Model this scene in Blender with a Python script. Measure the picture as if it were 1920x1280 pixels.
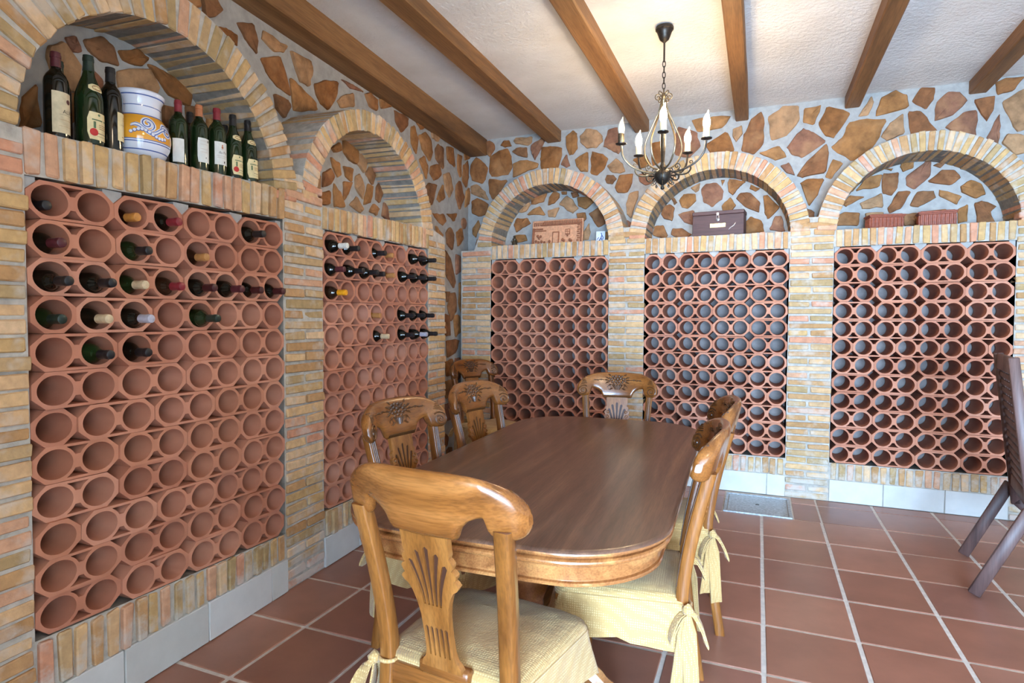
import bpy, bmesh, math, random
from math import pi, sin, cos, radians, sqrt, atan2, hypot
from mathutils import Vector, Matrix, Euler, noise

random.seed(7)
scene = bpy.context.scene
for _o in list(bpy.data.objects):
    bpy.data.objects.remove(_o, do_unlink=True)
COL = scene.collection

# ------------------------------------------------------------------ camera
cam_data = bpy.data.cameras.new('camera')
cam_data.sensor_width = 36.0
cam_data.lens = 36.0 * 1119.52 / 1920.0
cam_data.clip_start = 0.02
cam = bpy.data.objects.new('camera', cam_data)
COL.objects.link(cam)
cam.matrix_world = Matrix(((0.9242, -0.0180, 0.3814, 0.0),
                           (0.3814, 0.0305, -0.9239, 0.0),
                           (0.0050, 0.9994, 0.0351, 1.38),
                           (0, 0, 0, 1)))
scene.camera = cam

# ------------------------------------------------------------------ world, daylight, exposure
world = bpy.data.worlds.new('world')
scene.world = world
world.use_nodes = True
_bg = world.node_tree.nodes['Background']
_bg.inputs['Color'].default_value = (0.62, 0.80, 1.0, 1)
_bg.inputs['Strength'].default_value = 1.1


def area_light(name, loc, target, sx, sy, power, color):
    l = bpy.data.lights.new(name, 'AREA')
    l.shape = 'RECTANGLE'
    l.size, l.size_y = sx, sy
    l.energy = power
    l.color = color
    o = bpy.data.objects.new(name, l)
    COL.objects.link(o)
    o.location = loc
    d = Vector(target) - Vector(loc)
    o.rotation_euler = d.to_track_quat('-Z', 'Y').to_euler()
    return o


# daylight falling in through the glazed doors behind the photographer
area_light('daylight_doorway', (0.95, -4.40, 1.15), (0.70, 4.0, 0.9), 2.7, 2.2, 1850, (0.42, 0.67, 1.0))

# added warm fill light, out of view, that lifts the left wall
_l = bpy.data.lights.new('near_warm_fill', 'POINT')
_l.energy = 32
_l.color = (1.0, 0.80, 0.56)
_l.shadow_soft_size = 0.16
_o = bpy.data.objects.new('near_warm_fill', _l)
COL.objects.link(_o)
_o.location = (0.75, 0.25, 2.72)

scene.view_settings.view_transform = 'Standard'
scene.view_settings.look = 'None'
scene.view_settings.gamma = 1.0
scene.view_settings.exposure = 0.08
try:
    scene.view_settings.use_curve_mapping = False
except Exception:
    pass
scene.cycles.use_denoising = True
scene.cycles.max_bounces = 8
scene.cycles.diffuse_bounces = 5
scene.cycles.glossy_bounces = 4
scene.cycles.sample_clamp_indirect = 6.0
scene.cycles.caustics_reflective = False
scene.cycles.caustics_refractive = False

S = 1.15


# ------------------------------------------------------------------ node helpers
def srgb(r, g, b):
    def f(c):
        c /= 255.0
        return c / 12.92 if c <= 0.04045 else ((c + 0.055) / 1.055) ** 2.4
    return (f(r), f(g), f(b), 1.0)


def new_mat(name):
    m = bpy.data.materials.new(name)
    m.use_nodes = True
    nt = m.node_tree
    return m, nt, nt.nodes['Principled BSDF']


def N(nt, kind, **kw):
    n = nt.nodes.new(kind)
    for k, v in kw.items():
        if k in ('inp',):
            for a, b in v.items():
                n.inputs[a].default_value = b
        else:
            setattr(n, k, v)
    return n


def ramp(nt, stops, interp='LINEAR'):
    n = nt.nodes.new('ShaderNodeValToRGB')
    cr = n.color_ramp
    cr.interpolation = interp
    while len(cr.elements) > 1:
        cr.elements.remove(cr.elements[-1])
    cr.elements[0].position = stops[0][0]
    cr.elements[0].color = stops[0][1]
    for p, c in stops[1:]:
        e = cr.elements.new(p)
        e.color = c
    return n


def mixc(nt, a, b, fac, blend='MIX'):
    n = nt.nodes.new('ShaderNodeMix')
    n.data_type = 'RGBA'
    n.blend_type = blend
    for sock, v in ((n.inputs[6], a), (n.inputs[7], b), (n.inputs[0], fac)):
        if hasattr(v, 'is_output'):
            nt.links.new(v, sock)
        else:
            sock.default_value = v
    return n.outputs[2]


def pos_noise(nt, scale, detail=4.0, rough=0.55, stretch=None, space='world'):
    if space == 'world':
        src = N(nt, 'ShaderNodeNewGeometry').outputs['Position']
    else:
        src = N(nt, 'ShaderNodeTexCoord').outputs['Object']
    if stretch:
        mp = N(nt, 'ShaderNodeMapping')
        mp.inputs['Scale'].default_value = stretch
        nt.links.new(src, mp.inputs['Vector'])
        src = mp.outputs['Vector']
    n = N(nt, 'ShaderNodeTexNoise')
    n.inputs['Scale'].default_value = scale
    n.inputs['Detail'].default_value = detail
    n.inputs['Roughness'].default_value = rough
    nt.links.new(src, n.inputs['Vector'])
    return n.outputs['Fac']


def bump(nt, bsdf, height, strength, dist=0.01):
    b = N(nt, 'ShaderNodeBump')
    b.inputs['Strength'].default_value = strength
    b.inputs['Distance'].default_value = dist
    nt.links.new(height, b.inputs['Height'])
    nt.links.new(b.outputs['Normal'], bsdf.inputs['Normal'])


def simple(name, col, rough=0.6, metal=0.0, noise_amt=0.12, nscale=25.0, spec=0.5, bump_s=0.0, coat=0.0):
    m, nt, p = new_mat(name)
    f = pos_noise(nt, nscale)
    dark = tuple(c * (1 - noise_amt * 1.6) for c in col[:3]) + (1,)
    lite = tuple(min(1, c * (1 + noise_amt)) for c in col[:3]) + (1,)
    r = ramp(nt, [(0.3, dark), (0.7, lite)])
    nt.links.new(f, r.inputs[0])
    nt.links.new(r.outputs[0], p.inputs['Base Color'])
    p.inputs['Roughness'].default_value = rough
    p.inputs['Metallic'].default_value = metal
    p.inputs['Specular IOR Level'].default_value = spec
    p.inputs['Coat Weight'].default_value = coat
    if bump_s:
        bump(nt, p, f, bump_s)
    return m


def random_mat(name, cols, nscale=28.0, namt=0.35, rough=0.85, bump_s=0.5, bdist=0.006, spec=0.3, fleck=None, bloom=None):
    """Colour picked per object, with mottling over it."""
    m, nt, p = new_mat(name)
    info = N(nt, 'ShaderNodeObjectInfo')
    k = len(cols)
    r = ramp(nt, [(i / k, c) for i, c in enumerate(cols)], 'CONSTANT')
    nt.links.new(info.outputs['Random'], r.inputs[0])
    f = pos_noise(nt, nscale, 5.0, 0.6)
    r2 = ramp(nt, [(0.25, (1 - namt, 1 - namt, 1 - namt, 1)), (0.75, (1 + namt * .6, 1 + namt * .6, 1 + namt * .6, 1))])
    nt.links.new(f, r2.inputs[0])
    c = mixc(nt, r.outputs[0], r2.outputs[0], 1.0, 'MULTIPLY')
    if fleck:
        f2 = pos_noise(nt, nscale * 0.35, 3.0, 0.6)
        r3 = ramp(nt, [(0.52, (0, 0, 0, 1)), (0.68, (1, 1, 1, 1))])
        nt.links.new(f2, r3.inputs[0])
        mul = N(nt, 'ShaderNodeMath', operation='MULTIPLY')
        nt.links.new(r3.outputs[0], mul.inputs[0])
        mul.inputs[1].default_value = fleck[1]
        c = mixc(nt, c, fleck[0], mul.outputs[0])
    if bloom:
        # salt bloom and plaster smears creeping up from the floor
        sp = N(nt, 'ShaderNodeSeparateXYZ')
        nt.links.new(N(nt, 'ShaderNodeNewGeometry').outputs['Position'], sp.inputs[0])
        mr = N(nt, 'ShaderNodeMapRange')
        mr.inputs['From Min'].default_value = 0.42
        mr.inputs['From Max'].default_value = 0.05
        nt.links.new(sp.outputs['Z'], mr.inputs['Value'])
        f4 = pos_noise(nt, 9, 5, 0.7)
        ad = N(nt, 'ShaderNodeMath', operation='MULTIPLY_ADD')
        nt.links.new(mr.outputs[0], ad.inputs[0])
        ad.inputs[1].default_value = 0.30
        nt.links.new(f4, ad.inputs[2])
        r4 = ramp(nt, [(0.62, (0, 0, 0, 1)), (0.82, (.75, .75, .75, 1))])
        nt.links.new(ad.outputs[0], r4.inputs[0])
        c = mixc(nt, c, bloom, r4.outputs[0])
    nt.links.new(c, p.inputs['Base Color'])
    p.inputs['Roughness'].default_value = rough
    p.inputs['Specular IOR Level'].default_value = spec
    bump(nt, p, f, bump_s, bdist)
    return m


def wood(name, dark, mid, lite, axis='Z', rough=0.35, coat=0.0, scale=1.0, rings=9.0):
    m, nt, p = new_mat(name)
    st = {'X': (0.06, 1, 1), 'Y': (1, 0.06, 1), 'Z': (1, 1, 0.06)}[axis]
    st = tuple(s * scale for s in st)
    info = N(nt, 'ShaderNodeObjectInfo')
    tc = N(nt, 'ShaderNodeTexCoord')
    add = N(nt, 'ShaderNodeVectorMath', operation='ADD')
    nt.links.new(tc.outputs['Object'], add.inputs[0])
    nt.links.new(info.outputs['Random'], add.inputs[1])
    mp = N(nt, 'ShaderNodeMapping')
    mp.inputs['Scale'].default_value = st
    nt.links.new(add.outputs[0], mp.inputs['Vector'])
    n1 = N(nt, 'ShaderNodeTexNoise')
    n1.inputs['Scale'].default_value = rings
    n1.inputs['Detail'].default_value = 4
    n1.inputs['Distortion'].default_value = 1.2
    nt.links.new(mp.outputs[0], n1.inputs['Vector'])
    n2 = N(nt, 'ShaderNodeTexNoise')
    n2.inputs['Scale'].default_value = rings * 22
    n2.inputs['Detail'].default_value = 3
    nt.links.new(mp.outputs[0], n2.inputs['Vector'])
    r = ramp(nt, [(0.3, dark), (0.5, mid), (0.72, lite)])
    nt.links.new(n1.outputs['Fac'], r.inputs[0])
    r2 = ramp(nt, [(0.35, (0.72, 0.72, 0.72, 1)), (0.6, (1.08, 1.08, 1.08, 1))])
    nt.links.new(n2.outputs['Fac'], r2.inputs[0])
    c = mixc(nt, r.outputs[0], r2.outputs[0], 0.8, 'MULTIPLY')
    nt.links.new(c, p.inputs['Base Color'])
    p.inputs['Roughness'].default_value = rough
    p.inputs['Coat Weight'].default_value = coat
    p.inputs['Coat Roughness'].default_value = 0.12
    bump(nt, p, n2.outputs['Fac'], 0.08, 0.002)
    return m


def metal(name, col, rough=0.4, amount=0.85):
    return simple(name, col, rough=rough, metal=amount, noise_amt=0.25, nscale=60)


# ------------------------------------------------------------------ materials
M = {}
M['brick'] = random_mat('hand_made_brick', [srgb(206, 166, 122), srgb(190, 146, 100), srgb(205, 156, 122), srgb(214, 178, 138),
                                            srgb(182, 138, 92), srgb(198, 160, 108), srgb(176, 146, 102), srgb(204, 144, 112),
                                            srgb(212, 172, 124), srgb(190, 156, 112)],
                        nscale=26, namt=0.26, bump_s=0.7, bdist=0.007, fleck=(srgb(202, 192, 180), 0.5), bloom=srgb(200, 194, 184))
M['stone'] = random_mat('brown_quarry_stone', [srgb(152, 100, 58), srgb(136, 88, 54), srgb(166, 116, 70), srgb(142, 96, 72),
                                               srgb(146, 94, 50), srgb(174, 132, 94), srgb(134, 92, 60), srgb(156, 106, 60)],
                        nscale=13, namt=0.5, bump_s=0.9, bdist=0.012, fleck=(srgb(194, 142, 96), 0.4))
M['clay'] = random_mat('terracotta_clay', [srgb(194, 130, 102), srgb(186, 122, 95), srgb(198, 136, 108), srgb(190, 126, 97), srgb(182, 118, 91)],
                       nscale=9, namt=0.12, bump_s=0.12, bdist=0.003, rough=0.8, fleck=(srgb(206, 148, 128), 0.2))
M['tile'] = random_mat('terracotta_floor_tile', [srgb(164, 114, 94), srgb(156, 106, 86), srgb(172, 120, 98), srgb(160, 108, 88), srgb(152, 104, 88)],
                       nscale=3.2, namt=0.24, rough=0.32, bump_s=0.1, bdist=0.004, spec=0.5, fleck=(srgb(150, 100, 78), 0.35))
M['slab'] = random_mat('pale_stone_slab', [srgb(208, 206, 200), srgb(200, 197, 190), srgb(214, 212, 208)], nscale=7, namt=0.1, bump_s=0.2,
                       bdist=0.004, rough=0.7)
M['mortar'] = simple('grey_lime_mortar', srgb(170, 165, 158), rough=0.95, noise_amt=0.10, nscale=18, bump_s=0.5, spec=0.2)
M['bay_back'] = simple('shaded_bay_mortar', srgb(150, 138, 132), rough=0.95, noise_amt=0.14, nscale=16, spec=0.2)  # mortar behind the pipes, its colour darkened for the shade in there
M['brick_mortar'] = simple('sandy_brick_mortar', srgb(184, 175, 162), rough=0.95, noise_amt=0.16, nscale=24, bump_s=0.7, spec=0.2)
M['grout'] = simple('pale_floor_grout', srgb(222, 212, 202), rough=0.8, noise_amt=0.10, nscale=30, spec=0.3)
M['oak_z'] = wood('honey_oak_upright', srgb(106, 60, 22), srgb(138, 83, 34), srgb(164, 105, 50), 'Z', 0.3, 0.35)
M['oak_x'] = wood('honey_oak_cross', srgb(104, 58, 22), srgb(136, 80, 34), srgb(160, 100, 48), 'X', 0.26, 0.5)
M['oak_dark'] = simple('stained_groove', srgb(70, 38, 22), rough=0.5)
M['carved'] = wood('carved_oak', srgb(64, 36, 16), srgb(88, 52, 24), srgb(116, 72, 36), 'X', 0.4, 0.2)
M['table_top'] = wood('dark_walnut_top', srgb(84, 56, 42), srgb(104, 72, 56), srgb(136, 98, 72), 'Y', 0.32, 0.25, scale=0.9, rings=11)
M['table_edge'] = wood('walnut_molding', srgb(134, 80, 42), srgb(168, 108, 60), srgb(198, 140, 82), 'Y', 0.26, 0.5)
M['beam'] = wood('stained_pine_beam', srgb(104, 70, 38), srgb(136, 94, 54), srgb(158, 114, 70), 'Y', 0.6, 0.0, scale=0.8, rings=7)
M['iron'] = metal('forged_iron', srgb(64, 58, 52), 0.42, 0.75)
M['bronze'] = metal('aged_bronze', srgb(120, 106, 84), 0.38, 0.8)
M['hatch'] = metal('galvanised_plate', srgb(176, 182, 188), 0.4, 0.5)
M['wenge'] = wood('dark_slatted_wood', srgb(72, 50, 46), srgb(94, 68, 62), srgb(116, 88, 80), 'Z', 0.5, 0.0)
M['case'] = wood('dark_wine_case_wood', srgb(58, 36, 34), srgb(76, 48, 46), srgb(92, 62, 58), 'X', 0.6, 0.0)
M['red_clay'] = simple('red_carved_clay', srgb(150, 78, 54), rough=0.6, noise_amt=0.2, nscale=60)
M['relief'] = simple('pinkish_relief_clay', srgb(208, 150, 112), rough=0.8, noise_amt=0.15, nscale=50)
M['relief_dark'] = simple('darker_relief_clay', srgb(150, 92, 62), rough=0.8, noise_amt=0.2, nscale=60)  # darker clay tone for the roof, frames and raised pieces
M['white_tile'] = simple('white_glazed_tile', srgb(226, 228, 232), rough=0.25, noise_amt=0.04)
M['blue_paint'] = simple('cobalt_glaze', srgb(70, 92, 160), rough=0.2, noise_amt=0.15)
M['brass'] = metal('polished_brass', srgb(236, 224, 180), 0.25, 0.6)
M['grey_metal'] = metal('dull_latch_metal', srgb(170, 165, 165), 0.35, 0.7)
M['glass_black'] = simple('near_black_bottle_glass', srgb(14, 17, 13), rough=0.07, noise_amt=0.3, nscale=8, spec=0.6)
M['glass_green'] = simple('dark_green_bottle_glass', srgb(22, 40, 18), rough=0.07, noise_amt=0.3, nscale=10, spec=0.6)
M['glass_brown'] = simple('dark_brown_bottle_glass', srgb(40, 24, 14), rough=0.08, noise_amt=0.3, nscale=8, spec=0.6)
M['glass_amber'] = simple('amber_bottle_glass', srgb(176, 118, 62), rough=0.12, noise_amt=0.2, nscale=8, spec=0.6)
for _n, _c in dict(cap_black=(30, 30, 32), cap_red=(132, 40, 48), cap_maroon=(84, 36, 42), cap_white=(222, 218, 206), cap_yellow=(232, 156, 26),
                   cap_copper=(184, 112, 72), cap_cork=(206, 180, 142), cap_silver=(176, 172, 182), cap_tan=(182, 128, 74), cap_dark_red=(70, 30, 32),
                   cap_gold=(196, 130, 60), cap_green=(34, 50, 42)).items():
    M[_n] = simple('foil_' + _n[4:], srgb(*_c), rough=0.35, noise_amt=0.12, nscale=80)
M['paper_cream'] = simple('cream_label_paper', srgb(226, 206, 156), rough=0.7, noise_amt=0.1, nscale=40)
M['paper_white'] = simple('white_label_paper', srgb(226, 224, 216), rough=0.7, noise_amt=0.07, nscale=40)
M['paper_aged'] = simple('aged_label_paper', srgb(206, 188, 152), rough=0.7, noise_amt=0.12, nscale=40)
M['ink_red'] = simple('red_seal_ink', srgb(190, 40, 34), rough=0.6, noise_amt=0.1)
M['ink_dark'] = simple('dark_print_ink', srgb(70, 60, 52), rough=0.7, noise_amt=0.1)
M['ink_brown'] = simple('faded_brown_ink', srgb(160, 120, 80), rough=0.7, noise_amt=0.1)
M['ink_green'] = simple('green_print_ink', srgb(88, 110, 76), rough=0.7, noise_amt=0.1)
M['fig_dark'] = simple('dark_figurine_glaze', srgb(70, 58, 40), rough=0.4, noise_amt=0.4, nscale=60)
M['sleeve'] = simple('ivory_candle_sleeve', srgb(226, 208, 164), rough=0.5, noise_amt=0.05)
M['vase_white'] = simple('white_majolica_glaze', srgb(226, 228, 236), rough=0.12, noise_amt=0.05, nscale=30, coat=0.6)


def make_ceiling_mat():
    m, nt, p = new_mat('rough_white_plaster')
    f = pos_noise(nt, 34, 5, 0.65)
    f2 = pos_noise(nt, 2.2, 3, 0.5)
    r = ramp(nt, [(0.3, srgb(222, 216, 208)), (0.7, srgb(240, 236, 230))])
    nt.links.new(f2, r.inputs[0])
    nt.links.new(r.outputs[0], p.inputs['Base Color'])
    p.inputs['Roughness'].default_value = 0.9
    bump(nt, p, f, 0.55, 0.02)
    return m


def make_fabric_mat():
    m, nt, p = new_mat('cream_dotted_fabric')
    tc = N(nt, 'ShaderNodeTexCoord')
    v = N(nt, 'ShaderNodeTexVoronoi')
    v.inputs['Scale'].default_value = 135
    v.inputs['Randomness'].default_value = 0.15
    nt.links.new(tc.outputs['Object'], v.inputs['Vector'])
    r = ramp(nt, [(0.15, srgb(214, 182, 126)), (0.45, srgb(184, 146, 90))])
    nt.links.new(v.outputs['Distance'], r.inputs[0])
    f = pos_noise(nt, 6, 3, 0.5)
    r2 = ramp(nt, [(0.3, (0.88, 0.88, 0.88, 1)), (0.7, (1.05, 1.05, 1.05, 1))])
    nt.links.new(f, r2.inputs[0])
    c = mixc(nt, r.outputs[0], r2.outputs[0], 1.0, 'MULTIPLY')
    nt.links.new(c, p.inputs['Base Color'])
    p.inputs['Roughness'].default_value = 0.9
    p.inputs['Sheen Weight'].default_value = 0.2
    wr = pos_noise(nt, 22, 3, 0.5, space='object')
    hs = N(nt, 'ShaderNodeMath', operation='MULTIPLY_ADD')
    nt.links.new(wr, hs.inputs[0])
    hs.inputs[1].default_value = 3.0
    nt.links.new(v.outputs['Distance'], hs.inputs[2])
    bump(nt, p, hs.outputs[0], 0.35, 0.006)
    return m


def make_vase_body_mat():
    """Painted bands by height: white neck, yellow belly, white foot, blue lines."""
    m, nt, p = new_mat('banded_majolica_glaze')
    tc = N(nt, 'ShaderNodeTexCoord')
    sp = N(nt, 'ShaderNodeSeparateXYZ')
    nt.links.new(tc.outputs['Object'], sp.inputs[0])
    dv = N(nt, 'ShaderNodeMath', operation='DIVIDE')
    nt.links.new(sp.outputs['Z'], dv.inputs[0])
    dv.inputs[1].default_value = 0.262
    W, B, Y = srgb(224, 226, 236), srgb(84, 104, 160), srgb(232, 160, 48)
    st = [(0, W), (.10, B), (.115, W), (.205, B), (.222, W), (.235, B), (.25, Y), (.615, B), (.63, W), (.755, B), (.768, W), (.895, B), (.912, W), (.985, B)]
    r = ramp(nt, st, 'CONSTANT')
    nt.links.new(dv.outputs[0], r.inputs[0])
    nt.links.new(r.outputs[0], p.inputs['Base Color'])
    p.inputs['Roughness'].default_value = 0.14
    p.inputs['Coat Weight'].default_value = 0.5
    return m


def make_bulb_mat(name, strength):
    m, nt, p = new_mat(name)
    p.inputs['Base Color'].default_value = (1, 0.93, 0.8, 1)
    p.inputs['Roughness'].default_value = 0.15
    p.inputs['Emission Color'].default_value = (1.0, 0.74, 0.42, 1)
    p.inputs['Emission Strength'].default_value = strength
    return m


M['ceiling'] = make_ceiling_mat()
M['fabric'] = make_fabric_mat()
M['vase'] = make_vase_body_mat()
M['bulb_lit'] = make_bulb_mat('glowing_flame_bulb', 300.0)
M['bulb_off'] = simple('unlit_pearl_bulb', srgb(236, 226, 200), rough=0.15, noise_amt=0.06)


# ------------------------------------------------------------------ mesh helpers
class MB:
    def __init__(self):
        self.v, self.f, self.m = [], [], []

    def add(self, verts, faces, mat=0, mtx=None):
        b = len(self.v)
        if mtx is not None:
            verts = [tuple(mtx @ Vector(p)) for p in verts]
        self.v += [tuple(p) for p in verts]
        self.f += [tuple(i + b for i in f) for f in faces]
        self.m += [mat] * len(faces)
        return self

    def box(self, c, s, mat=0, mtx=None):
        x, y, z = c
        a, b, d = s[0] / 2, s[1] / 2, s[2] / 2
        vs = [(x + i * a, y + j * b, z + k * d) for i in (-1, 1) for j in (-1, 1) for k in (-1, 1)]
        fs = [(0, 1, 3, 2), (4, 6, 7, 5), (0, 4, 5, 1), (2, 3, 7, 6), (0, 2, 6, 4), (1, 5, 7, 3)]
        return self.add(vs, fs, mat, mtx)

    def bevbox(self, c, s, b=0.004, mat=0, mtx=None, jit=0.0, seg=1):
        vs, fs = bev_box(s, b, jit, seg)
        vs = [(p[0] + c[0], p[1] + c[1], p[2] + c[2]) for p in vs]
        return self.add(vs, fs, mat, mtx)

    def tube(self, path, r, n=8, mat=0, caps=True, mtx=None):
        vs, fs = tube_geo(path, r, n, caps)
        return self.add(vs, fs, mat, mtx)

    def lathe(self, prof, n=24, mat=0, mtx=None):
        """prof: list of (radius, z) or (radius, z, mat)."""
        rings = []
        vs, fs = [], []
        for p in prof:
            r, z = p[0], p[1]
            if r < 1e-6:
                rings.append([len(vs)])
                vs.append((0, 0, z))
            else:
                rings.append(list(range(len(vs), len(vs) + n)))
                vs += [(r * cos(2 * pi * i / n), r * sin(2 * pi * i / n), z) for i in range(n)]
        base = len(self.v)
        self.add(vs, [], mat, mtx)
        for k in range(len(rings) - 1):
            a, b = rings[k], rings[k + 1]
            mk = prof[k + 1][2] if len(prof[k + 1]) > 2 else mat
            for i in range(n):
                j = (i + 1) % n
                if len(a) == 1 and len(b) == 1:
                    continue
                if len(a) == 1:
                    f = (a[0], b[j], b[i])
                elif len(b) == 1:
                    f = (a[i], a[j], b[0])
                else:
                    f = (a[i], a[j], b[j], b[i])
                self.f.append(tuple(base + q for q in f))
                self.m.append(mk)
        return self

    def grid(self, pts, mat=0, close_u=False, mtx=None):
        """pts: rows of equal length."""
        nr, nc = len(pts), len(pts[0])
        vs = [p for row in pts for p in row]
        fs = []
        for i in range(nr - 1):
            for j in range(nc - (0 if close_u else 1)):
                k = (j + 1) % nc
                fs.append((i * nc + j, i * nc + k, (i + 1) * nc + k, (i + 1) * nc + j))
        return self.add(vs, fs, mat, mtx)

    def mesh(self, name, mats, smooth=True, angle=35):
        me = bpy.data.meshes.new(name)
        me.from_pydata(self.v, [], self.f)
        for m in mats:
            me.materials.append(m)
        if len(mats) > 1:
            me.polygons.foreach_set('material_index', self.m)
        me.validate()
        bm = bmesh.new()
        bm.from_mesh(me)
        bmesh.ops.recalc_face_normals(bm, faces=bm.faces)
        bm.to_mesh(me)
        bm.free()
        if smooth:
            me.polygons.foreach_set('use_smooth', [True] * len(me.polygons))
            me.set_sharp_from_angle(angle=radians(angle))
        me.update()
        return me

    def build(self, name, mats, parent=None, smooth=True, angle=35, mtx=None):
        if not isinstance(mats, (list, tuple)):
            mats = [mats]
        return link(name, self.mesh(name, mats, smooth, angle), parent, mtx)


def link(name, me, parent=None, mtx=None):
    o = bpy.data.objects.new(name, me)
    COL.objects.link(o)
    if parent is not None:
        o.parent = parent
    if mtx is not None:
        o.matrix_local = mtx
    return o


def empty(name, mtx=None, parent=None):
    o = bpy.data.objects.new(name, None)
    o.empty_display_size = 0.1
    COL.objects.link(o)
    if parent is not None:
        o.parent = parent
    if mtx is not None:
        o.matrix_local = mtx
    return o


def tag(o, label=None, cat=None, group=None, kind=None):
    if label:
        o['label'] = label
    if cat:
        o['category'] = cat
    if group:
        o['group'] = group
    if kind:
        o['kind'] = kind
    return o


def copy_tree(o, parent=None):
    c = o.copy()
    COL.objects.link(c)
    if parent is not None:
        c.parent = parent
    for ch in o.children:
        copy_tree(ch, c)
    return c


_bev_cache = {}


def bev_box(s, b, jit=0.0, seg=1):
    bm = bmesh.new()
    bmesh.ops.create_cube(bm, size=1.0)
    for v in bm.verts:
        v.co.x *= s[0]
        v.co.y *= s[1]
        v.co.z *= s[2]
        if jit:
            v.co += Vector((random.uniform(-jit, jit), random.uniform(-jit, jit) * .6, random.uniform(-jit, jit)))
    bmesh.ops.bevel(bm, geom=list(bm.edges), offset=b, segments=seg, affect='EDGES', profile=0.5)
    if jit:
        for v in bm.verts:
            v.co += Vector((random.uniform(-jit, jit), random.uniform(-jit, jit), random.uniform(-jit, jit))) * 0.35
    bm.verts.index_update()
    vs = [tuple(v.co) for v in bm.verts]
    fs = [tuple(v.index for v in f.verts) for f in bm.faces]
    bm.free()
    return vs, fs


def tube_geo(path, r, n=8, caps=True):
    path = [Vector(p) for p in path]
    rs = r if isinstance(r, (list, tuple)) else [r] * len(path)
    vs, fs = [], []
    up = None
    for i, p in enumerate(path):
        t = (path[min(i + 1, len(path) - 1)] - path[max(i - 1, 0)])
        if t.length < 1e-9:
            t = Vector((0, 0, 1))
        t.normalize()
        if up is None:
            a = Vector((0, 0, 1)) if abs(t.z) < 0.9 else Vector((1, 0, 0))
            up = (a - t * a.dot(t)).normalized()
        else:
            up = (up - t * up.dot(t))
            up = up.normalized() if up.length > 1e-6 else Vector((1, 0, 0))
        sd = t.cross(up)
        for k in range(n):
            a = 2 * pi * k / n
            vs.append(tuple(p + (up * cos(a) + sd * sin(a)) * rs[i]))
    for i in range(len(path) - 1):
        for k in range(n):
            j = (k + 1) % n
            fs.append((i * n + k, i * n + j, (i + 1) * n + j, (i + 1) * n + k))
    if caps:
        fs.append(tuple(range(n - 1, -1, -1)))
        fs.append(tuple(range((len(path) - 1) * n, len(path) * n)))
    return vs, fs


def spiral(c, r0, r1, a0, turns, ax, ay, n=22):
    """Points of a spiral in the plane of unit vectors ax, ay."""
    c, ax, ay = Vector(c), Vector(ax), Vector(ay)
    out = []
    for i in range(n + 1):
        t = i / n
        a = a0 + turns * 2 * pi * t
        r = r0 + (r1 - r0) * t
        out.append(c + ax * (r * cos(a)) + ay * (r * sin(a)))
    return out


def smooth_path(pts, n=6):
    """Catmull-Rom through pts."""
    P = [Vector(p) for p in pts]
    P = [P[0] * 2 - P[1]] + P + [P[-1] * 2 - P[-2]]
    out = []
    for i in range(1, len(P) - 2):
        for k in range(n):
            t = k / n
            a, b, c, d = P[i - 1], P[i], P[i + 1], P[i + 2]
            out.append(0.5 * ((2 * b) + (c - a) * t + (2 * a - 5 * b + 4 * c - d) * t * t + (-a + 3 * b - 3 * c + d) * t ** 3))
    out.append(P[-2])
    return out


def plate(loops, thick):
    """Flat plate with holes; outline(s) in XY, thickness along Z (centred)."""
    cu = bpy.data.curves.new('outline', 'CURVE')
    cu.dimensions = '2D'
    cu.fill_mode = 'BOTH'
    cu.extrude = thick / 2
    for lp in loops:
        sp = cu.splines.new('POLY')
        sp.points.add(len(lp) - 1)
        for i, p in enumerate(lp):
            sp.points[i].co = (p[0], p[1], 0, 1)
        sp.use_cyclic_u = True
    ob = bpy.data.objects.new('outline', cu)
    COL.objects.link(ob)
    dg = bpy.context.evaluated_depsgraph_get()
    dg.update()
    me = bpy.data.meshes.new_from_object(ob.evaluated_get(dg))
    bm = bmesh.new()
    bm.from_mesh(me)
    bmesh.ops.remove_doubles(bm, verts=bm.verts, dist=1e-5)
    bm.verts.index_update()
    vs = [tuple(v.co) for v in bm.verts]
    fs = [tuple(v.index for v in f.verts) for f in bm.faces]
    bm.free()
    bpy.data.objects.remove(ob, do_unlink=True)
    bpy.data.curves.remove(cu)
    bpy.data.meshes.remove(me)
    return vs, fs


def text_geo(s, size, extrude=0.0004):
    cu = bpy.data.curves.new('lettering', 'FONT')
    cu.body = s
    cu.size = size
    cu.extrude = extrude
    cu.align_x = 'CENTER'
    cu.resolution_u = 2
    ob = bpy.data.objects.new('lettering', cu)
    COL.objects.link(ob)
    dg = bpy.context.evaluated_depsgraph_get()
    dg.update()
    me = bpy.data.meshes.new_from_object(ob.evaluated_get(dg))
    vs = [tuple(v.co) for v in me.vertices]
    fs = [tuple(p.vertices) for p in me.polygons]
    bpy.data.objects.remove(ob, do_unlink=True)
    bpy.data.curves.remove(cu)
    bpy.data.meshes.remove(me)
    return vs, fs


def frame(p0, ux, uy):
    """Matrix with local X = ux, Y = uy (into the wall), Z up."""
    return Matrix(((ux[0], uy[0], 0, p0[0]), (ux[1], uy[1], 0, p0[1]), (0, 0, 1, p0[2]), (0, 0, 0, 1)))


FL = frame((-2.0328, 0, 0), (-0.06486, 0.99789), (-0.99789, -0.06486))   # wall on the left: X runs to the far corner
FB = frame((0, 5.147, 0), (1, 0), (0, 1))                                # far wall
CEIL = 3.162
ORD = ['first', 'second', 'third', 'fourth', 'fifth', 'sixth', 'seventh', 'eighth', 'ninth', 'tenth', 'eleventh', 'twelfth']

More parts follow.
